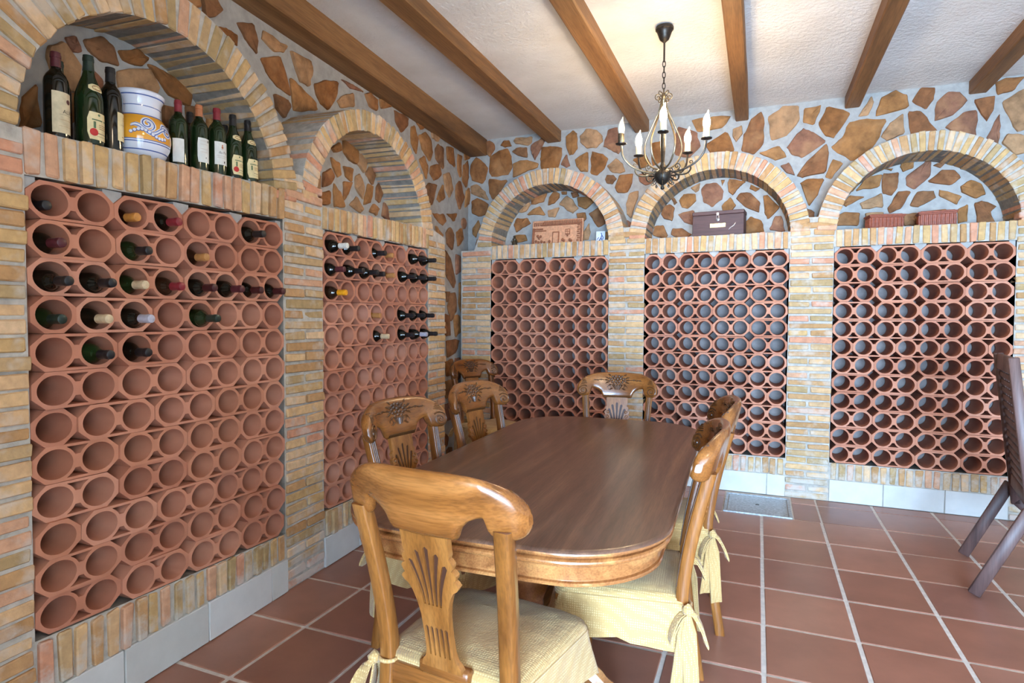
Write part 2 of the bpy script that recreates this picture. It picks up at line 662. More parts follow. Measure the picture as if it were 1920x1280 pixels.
# outlines of the wall stones, metres along the wall and up
STONES = {
 'BACK': [
  [(-2.544,3.143),(-2.492,3.152),(-2.453,3.123),(-2.442,3.078),(-2.491,3.005),(-2.518,3.032),(-2.544,3.094)],
  [(-2.373,3.100),(-2.341,3.140),(-2.287,3.135),(-2.266,3.084),(-2.330,3.079)],
  [(-2.229,3.128),(-2.203,3.154),(-2.052,3.142),(-2.062,3.091),(-2.088,3.073),(-2.213,3.102)],
  [(-2.052,3.061),(-1.935,3.125),(-1.927,3.086),(-1.970,3.005),(-2.015,2.929),(-2.036,2.974),(-2.052,3.023)],
  [(-2.480,2.989),(-2.383,3.038),(-2.308,3.050),(-2.271,2.968),(-2.267,2.871),(-2.307,2.816),(-2.458,2.815),(-2.485,2.852)],
  [(-2.244,3.024),(-2.203,3.053),(-2.103,3.048),(-2.100,2.956),(-2.192,2.985)],
  [(-2.695,2.930),(-2.640,3.000),(-2.573,2.949),(-2.523,2.895),(-2.545,2.798),(-2.578,2.756),(-2.678,2.789),(-2.703,2.861)],
  [(-2.233,2.902),(-2.170,2.925),(-2.087,2.922),(-1.994,2.884),(-2.004,2.852),(-2.128,2.820),(-2.233,2.781)],
  [(-1.939,3.026),(-1.854,3.026),(-1.754,3.006),(-1.758,2.927),(-1.792,2.827),(-1.943,2.841),(-1.949,2.937)],
  [(-1.705,3.104),(-1.637,3.147),(-1.603,3.116),(-1.597,2.995),(-1.636,2.948),(-1.670,2.946),(-1.700,3.033)],
  [(-1.559,3.092),(-1.502,3.150),(-1.417,3.131),(-1.369,3.080),(-1.364,3.034),(-1.415,2.985),(-1.501,2.989),(-1.554,3.046)],
  [(-1.340,2.986),(-1.295,3.117),(-1.212,3.126),(-1.184,3.041),(-1.192,2.934),(-1.210,2.909),(-1.265,2.942)],
  [(-1.753,2.857),(-1.699,2.940),(-1.664,2.839),(-1.703,2.824)],
  [(-1.611,2.885),(-1.501,2.943),(-1.494,2.772),(-1.557,2.778),(-1.596,2.828)],
  [(-1.453,2.934),(-1.358,2.906),(-1.311,2.865),(-1.338,2.786),(-1.403,2.732),(-1.456,2.750)],
  [(-1.301,2.796),(-1.228,2.857),(-1.172,2.806),(-1.148,2.741),(-1.189,2.727),(-1.263,2.742)],
  [(-1.323,2.675),(-1.309,2.715),(-1.254,2.710),(-1.226,2.676),(-1.262,2.633),(-1.309,2.646)],
  [(-1.229,2.604),(-1.189,2.700),(-1.080,2.704),(-1.088,2.619),(-1.123,2.550),(-1.206,2.556)],
  [(-1.127,2.442),(-1.096,2.530),(-1.024,2.542),(-1.032,2.471),(-1.084,2.322),(-1.121,2.361)],
  [(-2.501,2.774),(-2.312,2.744),(-2.371,2.666),(-2.457,2.584),(-2.495,2.656)],
  [(-2.695,2.721),(-2.633,2.736),(-2.556,2.670),(-2.511,2.578),(-2.600,2.614),(-2.689,2.651)],
  [(-2.683,2.570),(-2.622,2.596),(-2.517,2.539),(-2.544,2.441),(-2.610,2.426),(-2.683,2.460)],
  [(-2.682,2.300),(-2.621,2.376),(-2.599,2.325),(-2.643,2.218),(-2.677,2.249)],
  [(-0.557,3.119),(-0.467,3.130),(-0.264,3.119),(-0.317,3.041),(-0.507,3.021)],
  [(-0.676,3.069),(-0.535,3.010),(-0.505,2.892),(-0.588,2.814),(-0.701,2.855),(-0.703,2.985)],
  [(-0.912,2.950),(-0.818,2.969),(-0.801,2.806),(-0.902,2.772)],
  [(-0.450,2.900),(-0.282,2.981),(-0.220,2.834),(-0.394,2.824)],
  [(-0.229,3.003),(-0.164,3.023),(-0.156,2.966),(-0.201,2.902),(-0.228,2.947)],
  [(-0.079,3.068),(-0.016,3.109),(0.011,3.030),(0.001,2.866),(-0.062,2.797),(-0.154,2.834),(-0.130,2.964)],
  [(-1.020,2.694),(-0.916,2.714),(-0.886,2.623),(-0.959,2.600),(-1.004,2.633)],
  [(-1.066,2.832),(-0.963,2.866),(-0.917,2.773),(-1.006,2.752)],
  [(0.051,3.066),(0.163,3.140),(0.257,3.128),(0.271,3.026),(0.192,2.927),(0.080,2.892)],
  [(0.312,3.101),(0.433,3.118),(0.381,2.979),(0.308,3.008)],
  [(0.424,2.974),(0.481,3.092),(0.635,3.027),(0.533,2.862),(0.473,2.882)],
  [(0.201,2.818),(0.303,2.941),(0.365,2.907),(0.462,2.830),(0.307,2.726),(0.233,2.760)],
  [(-0.014,2.785),(0.125,2.826),(0.183,2.738),(0.096,2.719)],
  [(0.280,2.580),(0.333,2.669),(0.469,2.796),(0.489,2.721),(0.467,2.590),(0.323,2.563)],
  [(0.529,2.783),(0.604,2.854),(0.637,2.948),(0.740,2.962),(0.870,2.940),(0.801,2.767),(0.666,2.671)],
  [(0.480,2.549),(0.525,2.678),(0.597,2.638),(0.516,2.533)],
  [(0.299,2.504),(0.348,2.534),(0.457,2.525),(0.423,2.420),(0.364,2.331)],
  [(0.699,3.006),(0.781,3.137),(0.799,3.090),(0.762,3.004)],
  [(0.824,2.990),(0.855,3.114),(0.937,3.160),(1.015,3.112),(1.022,3.035)],
  [(1.059,3.068),(1.111,3.155),(1.197,3.143),(1.188,3.063),(1.147,3.006)],
  [(1.208,2.911),(1.220,3.034),(1.281,3.100),(1.354,3.084),(1.397,3.023),(1.306,2.936)],
  [(0.861,2.832),(0.910,2.909),(0.991,2.976),(1.005,2.834),(0.901,2.795)],
  [(1.040,2.982),(1.115,2.979),(1.165,2.904),(1.226,2.809),(1.055,2.816)],
  [(1.277,2.847),(1.389,2.938),(1.455,2.942),(1.460,2.746),(1.372,2.780)],
  [(1.448,3.016),(1.568,3.036),(1.560,2.941),(1.522,2.867)],
  [(1.526,2.739),(1.601,2.899),(1.605,2.766),(1.597,2.683)],
  [(1.575,3.132),(1.624,3.154),(1.731,3.151),(1.675,3.069),(1.587,3.052)],
  [(1.619,2.981),(1.752,3.058),(1.779,2.794),(1.702,2.779),(1.661,2.880)],
  [(1.626,2.692),(1.654,2.749),(1.733,2.734),(1.793,2.626),(1.697,2.600)],
  [(1.798,3.123),(1.911,3.141),(1.933,3.010),(1.822,2.978)],
  [(1.813,2.932),(1.935,2.951),(1.969,2.748),(1.836,2.787)],
  [(1.820,2.706),(1.904,2.720),(1.972,2.643),(1.928,2.542)],
  [(0.147,2.660),(0.209,2.681),(0.249,2.583),(0.199,2.601)],
 ],
 'N1': [
  [(-2.059,2.553),(-2.017,2.603),(-1.910,2.604),(-1.945,2.525),(-2.058,2.509)],
  [(-1.889,2.493),(-1.874,2.568),(-1.834,2.613),(-1.783,2.590),(-1.783,2.552),(-1.833,2.508)],
  [(-1.773,2.494),(-1.703,2.560),(-1.654,2.524),(-1.599,2.445),(-1.653,2.401)],
  [(-2.205,2.451),(-2.173,2.512),(-2.100,2.541),(-2.079,2.506),(-2.120,2.450),(-2.162,2.438)],
  [(-2.099,2.410),(-2.048,2.460),(-1.975,2.479),(-1.929,2.400)],
  [(-1.893,2.436),(-1.782,2.457),(-1.822,2.374),(-1.883,2.378)],
  [(-1.595,2.538),(-1.498,2.540),(-1.450,2.490),(-1.516,2.430),(-1.585,2.462)],
  [(-1.487,2.381),(-1.382,2.430),(-1.315,2.306),(-1.399,2.255)],
  [(-1.608,2.389),(-1.526,2.393),(-1.516,2.346),(-1.563,2.264)],
  [(-2.241,2.321),(-2.215,2.378),(-2.110,2.372),(-2.078,2.322),(-2.162,2.287),(-2.214,2.251)],
  [(-2.240,2.174),(-2.225,2.217),(-2.130,2.217),(-2.113,2.158),(-2.235,2.144)],
  [(-1.553,2.198),(-1.486,2.288),(-1.476,2.203),(-1.494,2.144),(-1.562,2.147)],
  [(-1.375,2.198),(-1.295,2.203),(-1.285,2.138),(-1.379,2.143)],
  [(-1.664,2.590),(-1.605,2.595),(-1.585,2.556),(-1.644,2.542)],
  [(-1.759,2.607),(-1.709,2.608),(-1.709,2.579),(-1.753,2.583)],
  [(-2.036,2.319),(-1.913,2.331),(-1.892,2.215),(-2.015,2.202)],
  [(-1.842,2.337),(-1.692,2.337),(-1.710,2.206),(-1.821,2.192)],
 ],
 'N2': [
  [(-0.569,2.550),(-0.495,2.583),(-0.503,2.526),(-0.531,2.509)],
  [(-0.475,2.524),(-0.439,2.569),(-0.356,2.567),(-0.310,2.501),(-0.314,2.444),(-0.390,2.383),(-0.455,2.426)],
  [(-0.261,2.564),(-0.249,2.596),(-0.132,2.562),(-0.176,2.528),(-0.220,2.466),(-0.256,2.497)],
  [(-0.087,2.503),(-0.079,2.535),(-0.013,2.501),(-0.043,2.480)],
  [(-0.734,2.465),(-0.710,2.473),(-0.686,2.432),(-0.710,2.415)],
  [(-0.662,2.450),(-0.625,2.496),(-0.540,2.490),(-0.530,2.431),(-0.595,2.377),(-0.642,2.390)],
  [(-0.820,2.343),(-0.796,2.401),(-0.748,2.412),(-0.714,2.385),(-0.727,2.278),(-0.795,2.302)],
  [(-0.675,2.324),(-0.547,2.350),(-0.527,2.218),(-0.612,2.252)],
  [(-0.308,2.377),(-0.246,2.439),(-0.200,2.370),(-0.244,2.316),(-0.298,2.339)],
  [(-0.188,2.426),(-0.157,2.470),(-0.087,2.465),(-0.016,2.385),(-0.023,2.307),(-0.129,2.365)],
  [(0.022,2.429),(0.052,2.431),(0.140,2.328),(0.056,2.251),(0.029,2.308)],
  [(-0.891,2.159),(-0.872,2.227),(-0.804,2.233),(-0.769,2.153),(-0.783,2.114)],
  [(-0.730,2.151),(-0.716,2.199),(-0.640,2.200),(-0.563,2.142),(-0.648,2.107)],
  [(-0.118,2.214),(-0.075,2.263),(0.004,2.226),(0.023,2.141),(-0.107,2.129)],
  [(0.075,2.157),(0.115,2.256),(0.158,2.254),(0.186,2.132)],
  [(-0.321,2.597),(-0.289,2.594),(-0.311,2.549)],
  [(-0.481,2.312),(-0.371,2.315),(-0.360,2.190),(-0.461,2.185)],
  [(-0.316,2.283),(-0.199,2.285),(-0.179,2.180),(-0.295,2.157)],
 ],
 'N3': [
  [(0.702,2.432),(0.780,2.527),(0.868,2.537),(0.854,2.448)],
  [(0.884,2.536),(0.986,2.536),(0.980,2.437),(0.942,2.377),(0.887,2.399)],
  [(1.000,2.589),(1.007,2.615),(1.080,2.613),(1.077,2.573),(1.016,2.551)],
  [(1.044,2.504),(1.152,2.601),(1.190,2.598),(1.189,2.500),(1.096,2.415),(1.049,2.450)],
  [(1.190,2.460),(1.266,2.533),(1.340,2.527),(1.382,2.471),(1.328,2.427)],
  [(1.213,2.578),(1.243,2.593),(1.284,2.585),(1.258,2.556)],
  [(1.394,2.404),(1.451,2.443),(1.509,2.412),(1.536,2.341),(1.483,2.315),(1.403,2.360)],
  [(0.609,2.328),(0.653,2.389),(0.752,2.373),(0.639,2.307)],
  [(0.736,2.328),(0.871,2.391),(0.885,2.290),(0.754,2.281)],
  [(0.925,2.269),(0.981,2.392),(1.062,2.386),(1.007,2.273),(0.938,2.241)],
  [(1.076,2.286),(1.112,2.382),(1.210,2.383),(1.227,2.329),(1.130,2.274)],
  [(1.260,2.344),(1.263,2.388),(1.389,2.335),(1.361,2.275)],
  [(1.485,2.267),(1.527,2.281),(1.606,2.241),(1.572,2.201),(1.602,2.130),(1.503,2.127)],
  [(1.377,2.231),(1.434,2.262),(1.437,2.148),(1.379,2.134)],
  [(0.566,2.228),(0.623,2.257),(0.722,2.246),(0.716,2.154),(0.567,2.162)],
  [(1.032,2.217),(1.116,2.221),(1.126,2.131),(1.034,2.136)],
  [(0.891,2.581),(0.946,2.580),(0.938,2.563)],
  [(0.771,2.243),(0.882,2.245),(0.900,2.152),(0.789,2.150)],
  [(1.177,2.226),(1.303,2.235),(1.328,2.137),(1.194,2.136)],
 ],
 'LEFT': [
  [(2.061,2.858),(2.137,2.920),(2.156,2.882),(2.097,2.830)],
  [(2.171,2.921),(2.248,2.959),(2.285,2.928),(2.247,2.878),(2.185,2.849)],
  [(2.267,2.834),(2.321,2.851),(2.388,2.847),(2.387,2.796),(2.299,2.812)],
  [(2.400,2.917),(2.507,2.957),(2.537,2.891),(2.530,2.817),(2.458,2.857)],
  [(2.595,2.962),(2.770,2.956),(2.742,2.915),(2.673,2.886),(2.582,2.911)],
  [(2.813,2.941),(2.980,2.955),(2.996,2.911),(2.963,2.808),(2.886,2.809),(2.842,2.890)],
  [(2.574,2.800),(2.713,2.866),(2.754,2.798),(2.796,2.689),(2.684,2.705),(2.618,2.745)],
  [(2.811,2.781),(2.900,2.766),(3.026,2.720),(3.034,2.686),(2.839,2.617),(2.824,2.670)],
  [(3.035,2.835),(3.128,2.890),(3.251,2.926),(3.242,2.847),(3.161,2.734),(3.092,2.742),(3.051,2.780)],
  [(2.670,2.644),(2.766,2.650),(2.795,2.622),(2.744,2.543),(2.682,2.574)],
  [(3.269,2.819),(3.325,2.871),(3.441,2.923),(3.451,2.842),(3.305,2.788)],
  [(3.316,2.972),(3.442,2.985),(3.564,2.984),(3.402,2.954)],
  [(3.596,2.973),(3.650,3.003),(3.739,2.987),(3.739,2.915),(3.650,2.909)],
  [(3.785,3.009),(3.953,3.011),(3.808,2.950)],
  [(4.016,3.000),(4.215,3.006),(4.201,2.935),(4.106,2.867),(4.028,2.921)],
  [(4.271,2.943),(4.328,2.974),(4.386,2.882),(4.356,2.764),(4.270,2.835)],
  [(4.416,2.918),(4.538,2.981),(4.633,2.938),(4.650,2.841),(4.601,2.771),(4.476,2.823)],
  [(4.357,3.024),(4.523,3.033),(4.446,2.982)],
  [(4.716,2.888),(4.766,2.945),(4.870,2.944),(4.870,2.764),(4.732,2.819)],
  [(4.959,2.976),(5.089,3.004),(5.127,2.841),(4.977,2.866)],
  [(5.205,2.971),(5.285,2.976),(5.265,2.778),(5.205,2.828)],
  [(5.346,2.894),(5.451,2.970),(5.473,2.825),(5.410,2.712),(5.326,2.760)],
  [(4.633,2.721),(4.800,2.777),(4.835,2.695),(4.699,2.620),(4.617,2.660)],
  [(4.888,2.707),(5.014,2.752),(5.090,2.629),(5.015,2.536),(4.924,2.594)],
  [(4.415,2.724),(4.507,2.775),(4.569,2.706),(4.538,2.599)],
  [(4.538,2.527),(4.601,2.570),(4.732,2.583),(4.633,2.388)],
  [(4.749,2.469),(4.870,2.613),(4.906,2.499),(4.801,2.449)],
  [(5.167,2.661),(5.245,2.726),(5.348,2.585),(5.246,2.468),(5.167,2.566)],
  [(5.410,2.663),(5.495,2.714),(5.496,2.563),(5.390,2.510)],
  [(5.366,3.046),(5.493,3.088),(5.515,3.019),(5.387,2.970)],
  [(4.633,3.038),(4.800,3.029),(4.766,2.975),(4.666,2.976)],
  [(5.244,3.078),(5.325,3.116),(5.333,3.038),(5.252,3.024)],
  [(4.677,2.323),(4.885,2.348),(4.934,2.294),(4.861,2.247),(4.722,2.291)],
  [(4.722,2.221),(4.861,2.150),(4.745,2.134)],
  [(4.946,2.193),(5.033,2.247),(5.097,2.182),(5.071,2.051),(4.958,2.101)],
  [(5.175,2.225),(5.296,2.275),(5.324,2.179),(5.215,2.100)],
  [(4.958,2.371),(5.161,2.406),(5.109,2.322)],
  [(4.934,2.015),(5.034,1.962),(5.150,1.758),(5.111,1.702),(4.959,1.788)],
  [(5.163,2.008),(5.270,1.997),(5.298,1.878),(5.176,1.825)],
  [(4.935,1.640),(5.009,1.644),(4.960,1.547)],
  [(5.034,1.624),(5.151,1.639),(5.178,1.478),(5.061,1.379),(4.984,1.506)],
  [(5.244,1.731),(5.312,1.746),(5.300,1.457),(5.231,1.544)],
  [(4.911,1.431),(5.010,1.411),(5.035,1.241),(4.935,1.243)],
  [(5.112,1.412),(5.245,1.424),(5.273,1.269),(5.165,1.227)],
  [(4.960,1.190),(5.246,1.181),(5.166,1.074),(4.985,1.030)],
  [(4.936,0.991),(5.087,1.003),(5.140,0.869),(4.961,0.862)],
  [(5.153,0.999),(5.274,1.002),(5.302,0.833),(5.193,0.798)],
  [(4.912,0.804),(5.062,0.800),(5.114,0.654),(4.937,0.653)],
  [(5.167,0.746),(5.289,0.745),(5.304,0.564),(5.194,0.556)],
  [(4.912,0.593),(5.063,0.584),(5.115,0.436),(4.962,0.438)],
  [(5.115,0.479),(5.276,0.478),(5.305,0.316),(5.142,0.311)],
 ],
 'NL1': [
  [(1.475,2.422),(1.508,2.443),(1.531,2.396),(1.500,2.383)],
  [(1.549,2.444),(1.613,2.486),(1.657,2.470),(1.679,2.408),(1.612,2.395),(1.562,2.416)],
  [(1.417,2.361),(1.462,2.396),(1.520,2.344),(1.511,2.247),(1.433,2.238),(1.410,2.326)],
  [(1.688,2.462),(1.768,2.503),(1.813,2.484),(1.783,2.442),(1.710,2.435)],
  [(1.825,2.459),(1.887,2.461),(2.037,2.430),(2.016,2.357),(1.912,2.377)],
  [(1.686,2.382),(1.817,2.441),(1.859,2.388),(1.840,2.290),(1.692,2.298)],
  [(1.547,2.348),(1.610,2.318),(1.594,2.236),(1.566,2.281)],
  [(1.884,2.313),(1.948,2.318),(1.937,2.228),(1.891,2.230)],
  [(2.006,2.346),(2.056,2.362),(2.085,2.272),(2.014,2.235)],
  [(1.323,2.142),(1.365,2.207),(1.380,2.073),(1.315,2.040)],
  [(1.432,2.206),(1.510,2.227),(1.495,2.121),(1.424,2.112)],
  [(1.537,2.216),(1.653,2.227),(1.635,2.109),(1.549,2.111)],
  [(1.698,2.214),(1.821,2.238),(1.819,2.132),(1.704,2.114)],
  [(2.139,2.356),(2.227,2.376),(2.247,2.225),(2.147,2.206)],
  [(1.965,2.204),(2.105,2.228),(2.114,2.130),(1.973,2.110)],
 ],
 'NL2': [
  [(3.236,2.549),(3.388,2.527),(3.379,2.432),(3.290,2.437),(3.235,2.477)],
  [(3.404,2.504),(3.455,2.536),(3.507,2.492),(3.472,2.397),(3.396,2.436)],
  [(3.100,2.398),(3.181,2.383),(3.196,2.315),(3.165,2.295),(3.121,2.342)],
  [(3.235,2.378),(3.338,2.385),(3.321,2.298),(3.257,2.320)],
  [(3.498,2.394),(3.569,2.484),(3.624,2.433),(3.577,2.334)],
  [(3.370,2.336),(3.420,2.367),(3.471,2.292),(3.453,2.212),(3.369,2.271)],
  [(3.021,2.283),(3.092,2.326),(3.121,2.280),(3.077,2.227),(3.013,2.200)],
  [(3.234,2.278),(3.329,2.290),(3.272,2.205),(3.233,2.161)],
  [(3.128,2.238),(3.195,2.198),(3.240,2.117),(3.127,2.105)],
  [(3.470,2.178),(3.524,2.323),(3.586,2.317),(3.559,2.213)],
  [(3.633,2.326),(3.670,2.364),(3.718,2.304),(3.669,2.229),(3.623,2.245)],
  [(3.642,2.418),(3.690,2.439),(3.689,2.389),(3.651,2.375)],
  [(3.303,2.138),(3.385,2.209),(3.461,2.138),(3.418,2.111)],
  [(2.978,2.087),(2.985,2.156),(3.077,2.183),(3.069,2.103)],
  [(3.540,2.142),(3.595,2.201),(3.660,2.183),(3.631,2.128)],
  [(3.707,2.141),(3.737,2.237),(3.846,2.153),(3.785,2.113)],
  [(3.108,2.461),(3.182,2.516),(3.205,2.469),(3.137,2.442)],
  [(2.939,2.231),(2.993,2.260),(2.986,2.182),(2.925,2.161)],
 ],
}


# ------------------------------------------------------------------ room shell
def arc_pts(c, a, b, zc, t0, t1, n):
    return [(c + a * cos(t0 + (t1 - t0) * i / n), zc + b * sin(t0 + (t1 - t0) * i / n)) for i in range(n + 1)]


def sc(*v):
    return tuple(x * S for x in v)


# each bay: rack corners (u,z), shelf line, inner and outer arch, niche depth
BACK_BAYS = []
for (c, r0, r1) in ((-1.55, -2.036, -1.060), (-0.300, -0.787, 0.183), (0.955, 0.456, 1.420)):
    BACK_BAYS.append(dict(u0=r0 * S, u1=r1 * S, rb=(.262 * S, .268 * S), rt=(1.690 * S, 1.690 * S), sb=(1.697 * S, 1.697 * S), st=(1.808 * S, 1.812 * S),
                          inner=sc(c, .487, .473, 1.80), outer=sc(c, .607, .595, 1.80), depth=.34, a0=.169, plinth=(.148 * S, .258 * S)))
LEFT_BAYS = [
    dict(u0=1.004 * S, u1=2.018 * S, rb=(.306 * S, .262 * S), rt=(1.580 * S, 1.612 * S), sb=(1.587 * S, 1.631 * S), st=(1.710 * S, 1.760 * S),
         inner=sc(1.478, .492, .475, 1.71), outer=sc(1.475, .632, .612, 1.71), depth=.28, a0=.22, plinth=(.148 * S, .262 * S)),
    dict(u0=2.298 * S, u1=3.396 * S, rb=(.276 * S, .250 * S), rt=(1.622 * S, 1.650 * S), sb=(1.630 * S, 1.660 * S), st=(1.737 * S, 1.792 * S),
         inner=sc(2.785, .53, .465, 1.745), outer=sc(2.805, .66, .575, 1.745), depth=.28, a0=.18, plinth=(.145 * S, .250 * S)),
]
DL = lambda u: .345
DB = lambda u: .30


def lerp(a, b, t):
    return a + (b - a) * t


def bay_holes(b, grow=0.0):
    c, a, bb, zc = b['inner']
    a, bb = a + grow, bb + grow
    A = [(b['u0'] - grow, b['rb'][0] - grow), (b['u1'] + grow, b['rb'][1] - grow), (b['u1'] + grow, b['sb'][1]), (b['u0'] - grow, b['sb'][0])]
    lo, hi = b['st']
    arc = [p for p in arc_pts(c, a, bb, zc, 0, pi, 36) if p[1] > lerp(lo, hi, .5 + .5 * (p[0] - c) / a) + .004]
    B = [(c - a, lo), (c + a, hi)] + arc
    return A, B


def build_wall(name, F, bays, silhouette, stone_outline, dfun, stones, label):
    mb = MB()
    holes, holes2 = [], []
    for b in bays:
        A, B = bay_holes(b, 0.003)
        holes += [A, B]
    # brick face backing
    th = dfun(2.0) + .03
    vs, fs = plate([silhouette] + holes, th)
    mb.add([(p[0], .006 + th / 2 + p[2], p[1]) for p in vs], fs, 1)
    # stone field
    vs, fs = plate([stone_outline] + holes, .02)
    mb.add([(p[0], dfun(p[0]) + .01 + p[2], p[1]) for p in vs], fs, 0)
    # linings of niches and rack bays
    for b in bays:
        A, B = bay_holes(b, 0.003)
        for loop, y0, y1, m in ((A, .006, .31, 2), (B, .006, b['depth'], 0)):
            n = len(loop)
            ring0 = [(p[0], y0, p[1]) for p in loop]
            ring1 = [(p[0], y1, p[1]) for p in loop]
            mb.add(ring0 + ring1, [(i, (i + 1) % n, n + (i + 1) % n, n + i) for i in range(n)], 1)
            mb.add(ring1, [tuple(range(n))], m)
    w = mb.build(name, [M['mortar'], M['brick_mortar'], M['bay_back']], smooth=False, mtx=None)
    w.matrix_world = F
    tag(w, label, 'wall', kind='structure')
    for (key, dep, only) in stones:
        for poly in STONES[key]:
            stone(poly, dep, w)
    return w


def stone(poly, dep, parent):
    cx = sum(p[0] for p in poly) / len(poly)
    cz = sum(p[1] for p in poly) / len(poly)
    y0 = dep(cx) if callable(dep) else dep
    out = []
    n = len(poly)
    for i in range(n):
        a, b = Vector(poly[i]), Vector(poly[(i + 1) % n])
        d = b - a
        L = d.length
        nr = Vector((d.y, -d.x)).normalized() if L > 1e-6 else Vector((0, 0))
        for t in (0.08, 0.36, 0.66, 0.92):
            out.append(a + d * t + nr * random.uniform(-.03, .04) * L)
    ctr = Vector((cx, cz))
    out = [ctr + (p_ - ctr) * 1.13 for p_ in out]
    m = len(out)
    h = random.uniform(.010, .02)
    rings = []
    for sx, hh, jt in ((1.0, -.004, 0), (1.0, h * .55, 0), (.93, h, .003), (.55, h + .004, .005)):
        rings.append([((ctr + (p - ctr) * sx).x - cx, -hh + random.uniform(-jt, jt), (ctr + (p - ctr) * sx).y - cz) for p in out])
    mb = MB()
    vs = [p for r in rings for p in r] + [(0, -h - .004, 0)]
    fs = []
    for k in range(3):
        for i in range(m):
            j = (i + 1) % m
            fs.append((k * m + i, k * m + j, (k + 1) * m + j, (k + 1) * m + i))
    fs += [(3 * m + i, 3 * m + (i + 1) % m, 4 * m) for i in range(m)]
    mb.add(vs, fs)
    return mb.build('stone', M['stone'], parent, angle=38, mtx=Matrix.Translation((cx, y0, cz)))


def brick_set(s, n=6, b=.0045, jit=.004):
    out = []
    for _ in range(n):
        out.append(MB().bevbox((0, 0, 0), s, b, jit=jit).mesh('brick', [M['brick']], angle=28))
    return out


LONG = brick_set((.286, .10, .042))
HALF = brick_set((.134, .10, .042))
SOLD = brick_set((.041, .15, .126))
SOLD_T = brick_set((.041, .06, .126))
VOUS34 = brick_set((.040, .34, .138))
VOUS25 = brick_set((.040, .35, .150))
SLABS = []
for _ in range(4):
    SLABS.append(MB().bevbox((0, 0, 0), (.38, .03, .168), .003, jit=.0015).mesh('slab', [M['slab']], smooth=False))


def place(meshes, name, parent, loc, rot=0.0, scl=(1, 1, 1)):
    o = link(name, random.choice(meshes), parent)
    o.location = loc
    o.rotation_euler = (0, rot, 0)
    o.scale = scl
    return o


_trim = [0]


def trim(F, label, cat):
    _trim[0] += 1
    e = empty('trim_%d' % _trim[0])
    e.matrix_world = F
    return tag(e, label, cat, kind='structure')


def pier(F, u0, u1, ztop, label, zs=None, long_run=False):
    e = trim(F, label, 'brick pier')
    z = .004
    k = 0
    W = u1 - u0
    while z + .042 < ztop:
        zc = z + .021
        jr = lambda: random.uniform(-.006, .006)
        yj = .047 + random.uniform(-.006, .005)
        if long_run:
            u = u0 + (0 if k % 2 else -.15)
            while u < u1 - .05:
                L = min(.286, u1 - max(u, u0))
                ua = max(u, u0)
                if L > .06:
                    place(LONG, 'brick', e, (ua + L / 2 + jr(), yj + random.uniform(-.004, .004), zc), random.uniform(-.008, .008), (L / .286 - .01, 1, random.uniform(.9, 1.08)))
                u = ua + L + .013
        elif k % 2 == 0:
            place(LONG, 'brick', e, ((u0 + u1) / 2 + jr(), yj, zc), random.uniform(-.01, .01), ((W - .006) / .286, 1, random.uniform(.9, 1.08)))
        else:
            hw = (W - .014) / 2
            off = random.uniform(-.01, .01)
            place(HALF, 'brick', e, (u0 + hw / 2 + jr() * .6 + off / 2, yj, zc), random.uniform(-.012, .012), ((hw + off) / .134 - .02, 1, random.uniform(.88, 1.06)))
            place(HALF, 'brick', e, (u1 - hw / 2 + jr() * .6 + off / 2, yj + random.uniform(-.005, .005), zc), random.uniform(-.012, .012), ((hw - off) / .134 - .02, 1, random.uniform(.88, 1.06)))
        z += .0552
        k += 1
    return e


def soldiers(F, u0, u1, zb, zt, label, depth_mesh, name_y=-.008, cat='brick shelf'):
    e = trim(F, label, cat)
    n = int(round((u1 - u0) / .0555))
    for i in range(n):
        t = (i + .5) / n
        u = lerp(u0, u1, t)
        a, b = lerp(zb[0], zb[1], t), lerp(zt[0], zt[1], t)
        dy = .075 if depth_mesh is SOLD else .03
        place(depth_mesh, 'brick', e, (u + random.uniform(-.003, .003), name_y + dy + random.uniform(-.006, .006), (a + b) / 2 + random.uniform(-.003, .003)),
              random.uniform(-.025, .025), (random.uniform(.85, 1.1), 1, (b - a) / .126 * random.uniform(.96, 1.0)))
    return e


def arch(F, b, label, meshes, rad):
    e = trim(F, label, 'brick arch')
    ci, ai, bi, zc = b['inner']
    co, ao, bo, _ = b['outer']
    n = int(round(pi * (ai + ao) / 2 / .0545))
    for i in range(n):
        t = pi * (i + .5) / n
        p = Vector((ci + ai * cos(t), zc + bi * sin(t)))
        q = Vector((co + ao * cos(t), zc + bo * sin(t)))
        d = q - p
        mid = (p + q) / 2
        ang = atan2(d.x, d.y)
        place(meshes, 'brick', e, (mid.x, (.17 if rad < .145 else .175) + random.uniform(-.008, .004) - .002, mid.y), ang + random.uniform(-.02, .02),
              (random.uniform(.88, 1.12), 1, d.length / rad * random.uniform(.97, 1.03)))
    return e


def plinth_slabs(F, u0, u1, h, label, side):
    e = empty('baseboard_' + side)
    e.matrix_world = F
    tag(e, label, 'baseboard', kind='structure')
    return e


def slabs_between(e, u0, u1, h, first=.38):
    u = u0
    L = first
    while u < u1 - .02:
        w = min(L, u1 - u)
        if u1 - (u + w) < .05:
            w = u1 - u
        place(SLABS, 'stone_slab', e, (u + w / 2, .008, h / 2 + .001), 0, ((w - .006) / .38, 1, (h - .004) / .168))
        u += w
        L = .385


# silhouettes of the brickwork standing proud of the stone field
def outer_arc(b):
    c, a, bb, zc = b['outer']
    return arc_pts(c, a, bb, zc, b['a0'], pi - b['a0'], 40)


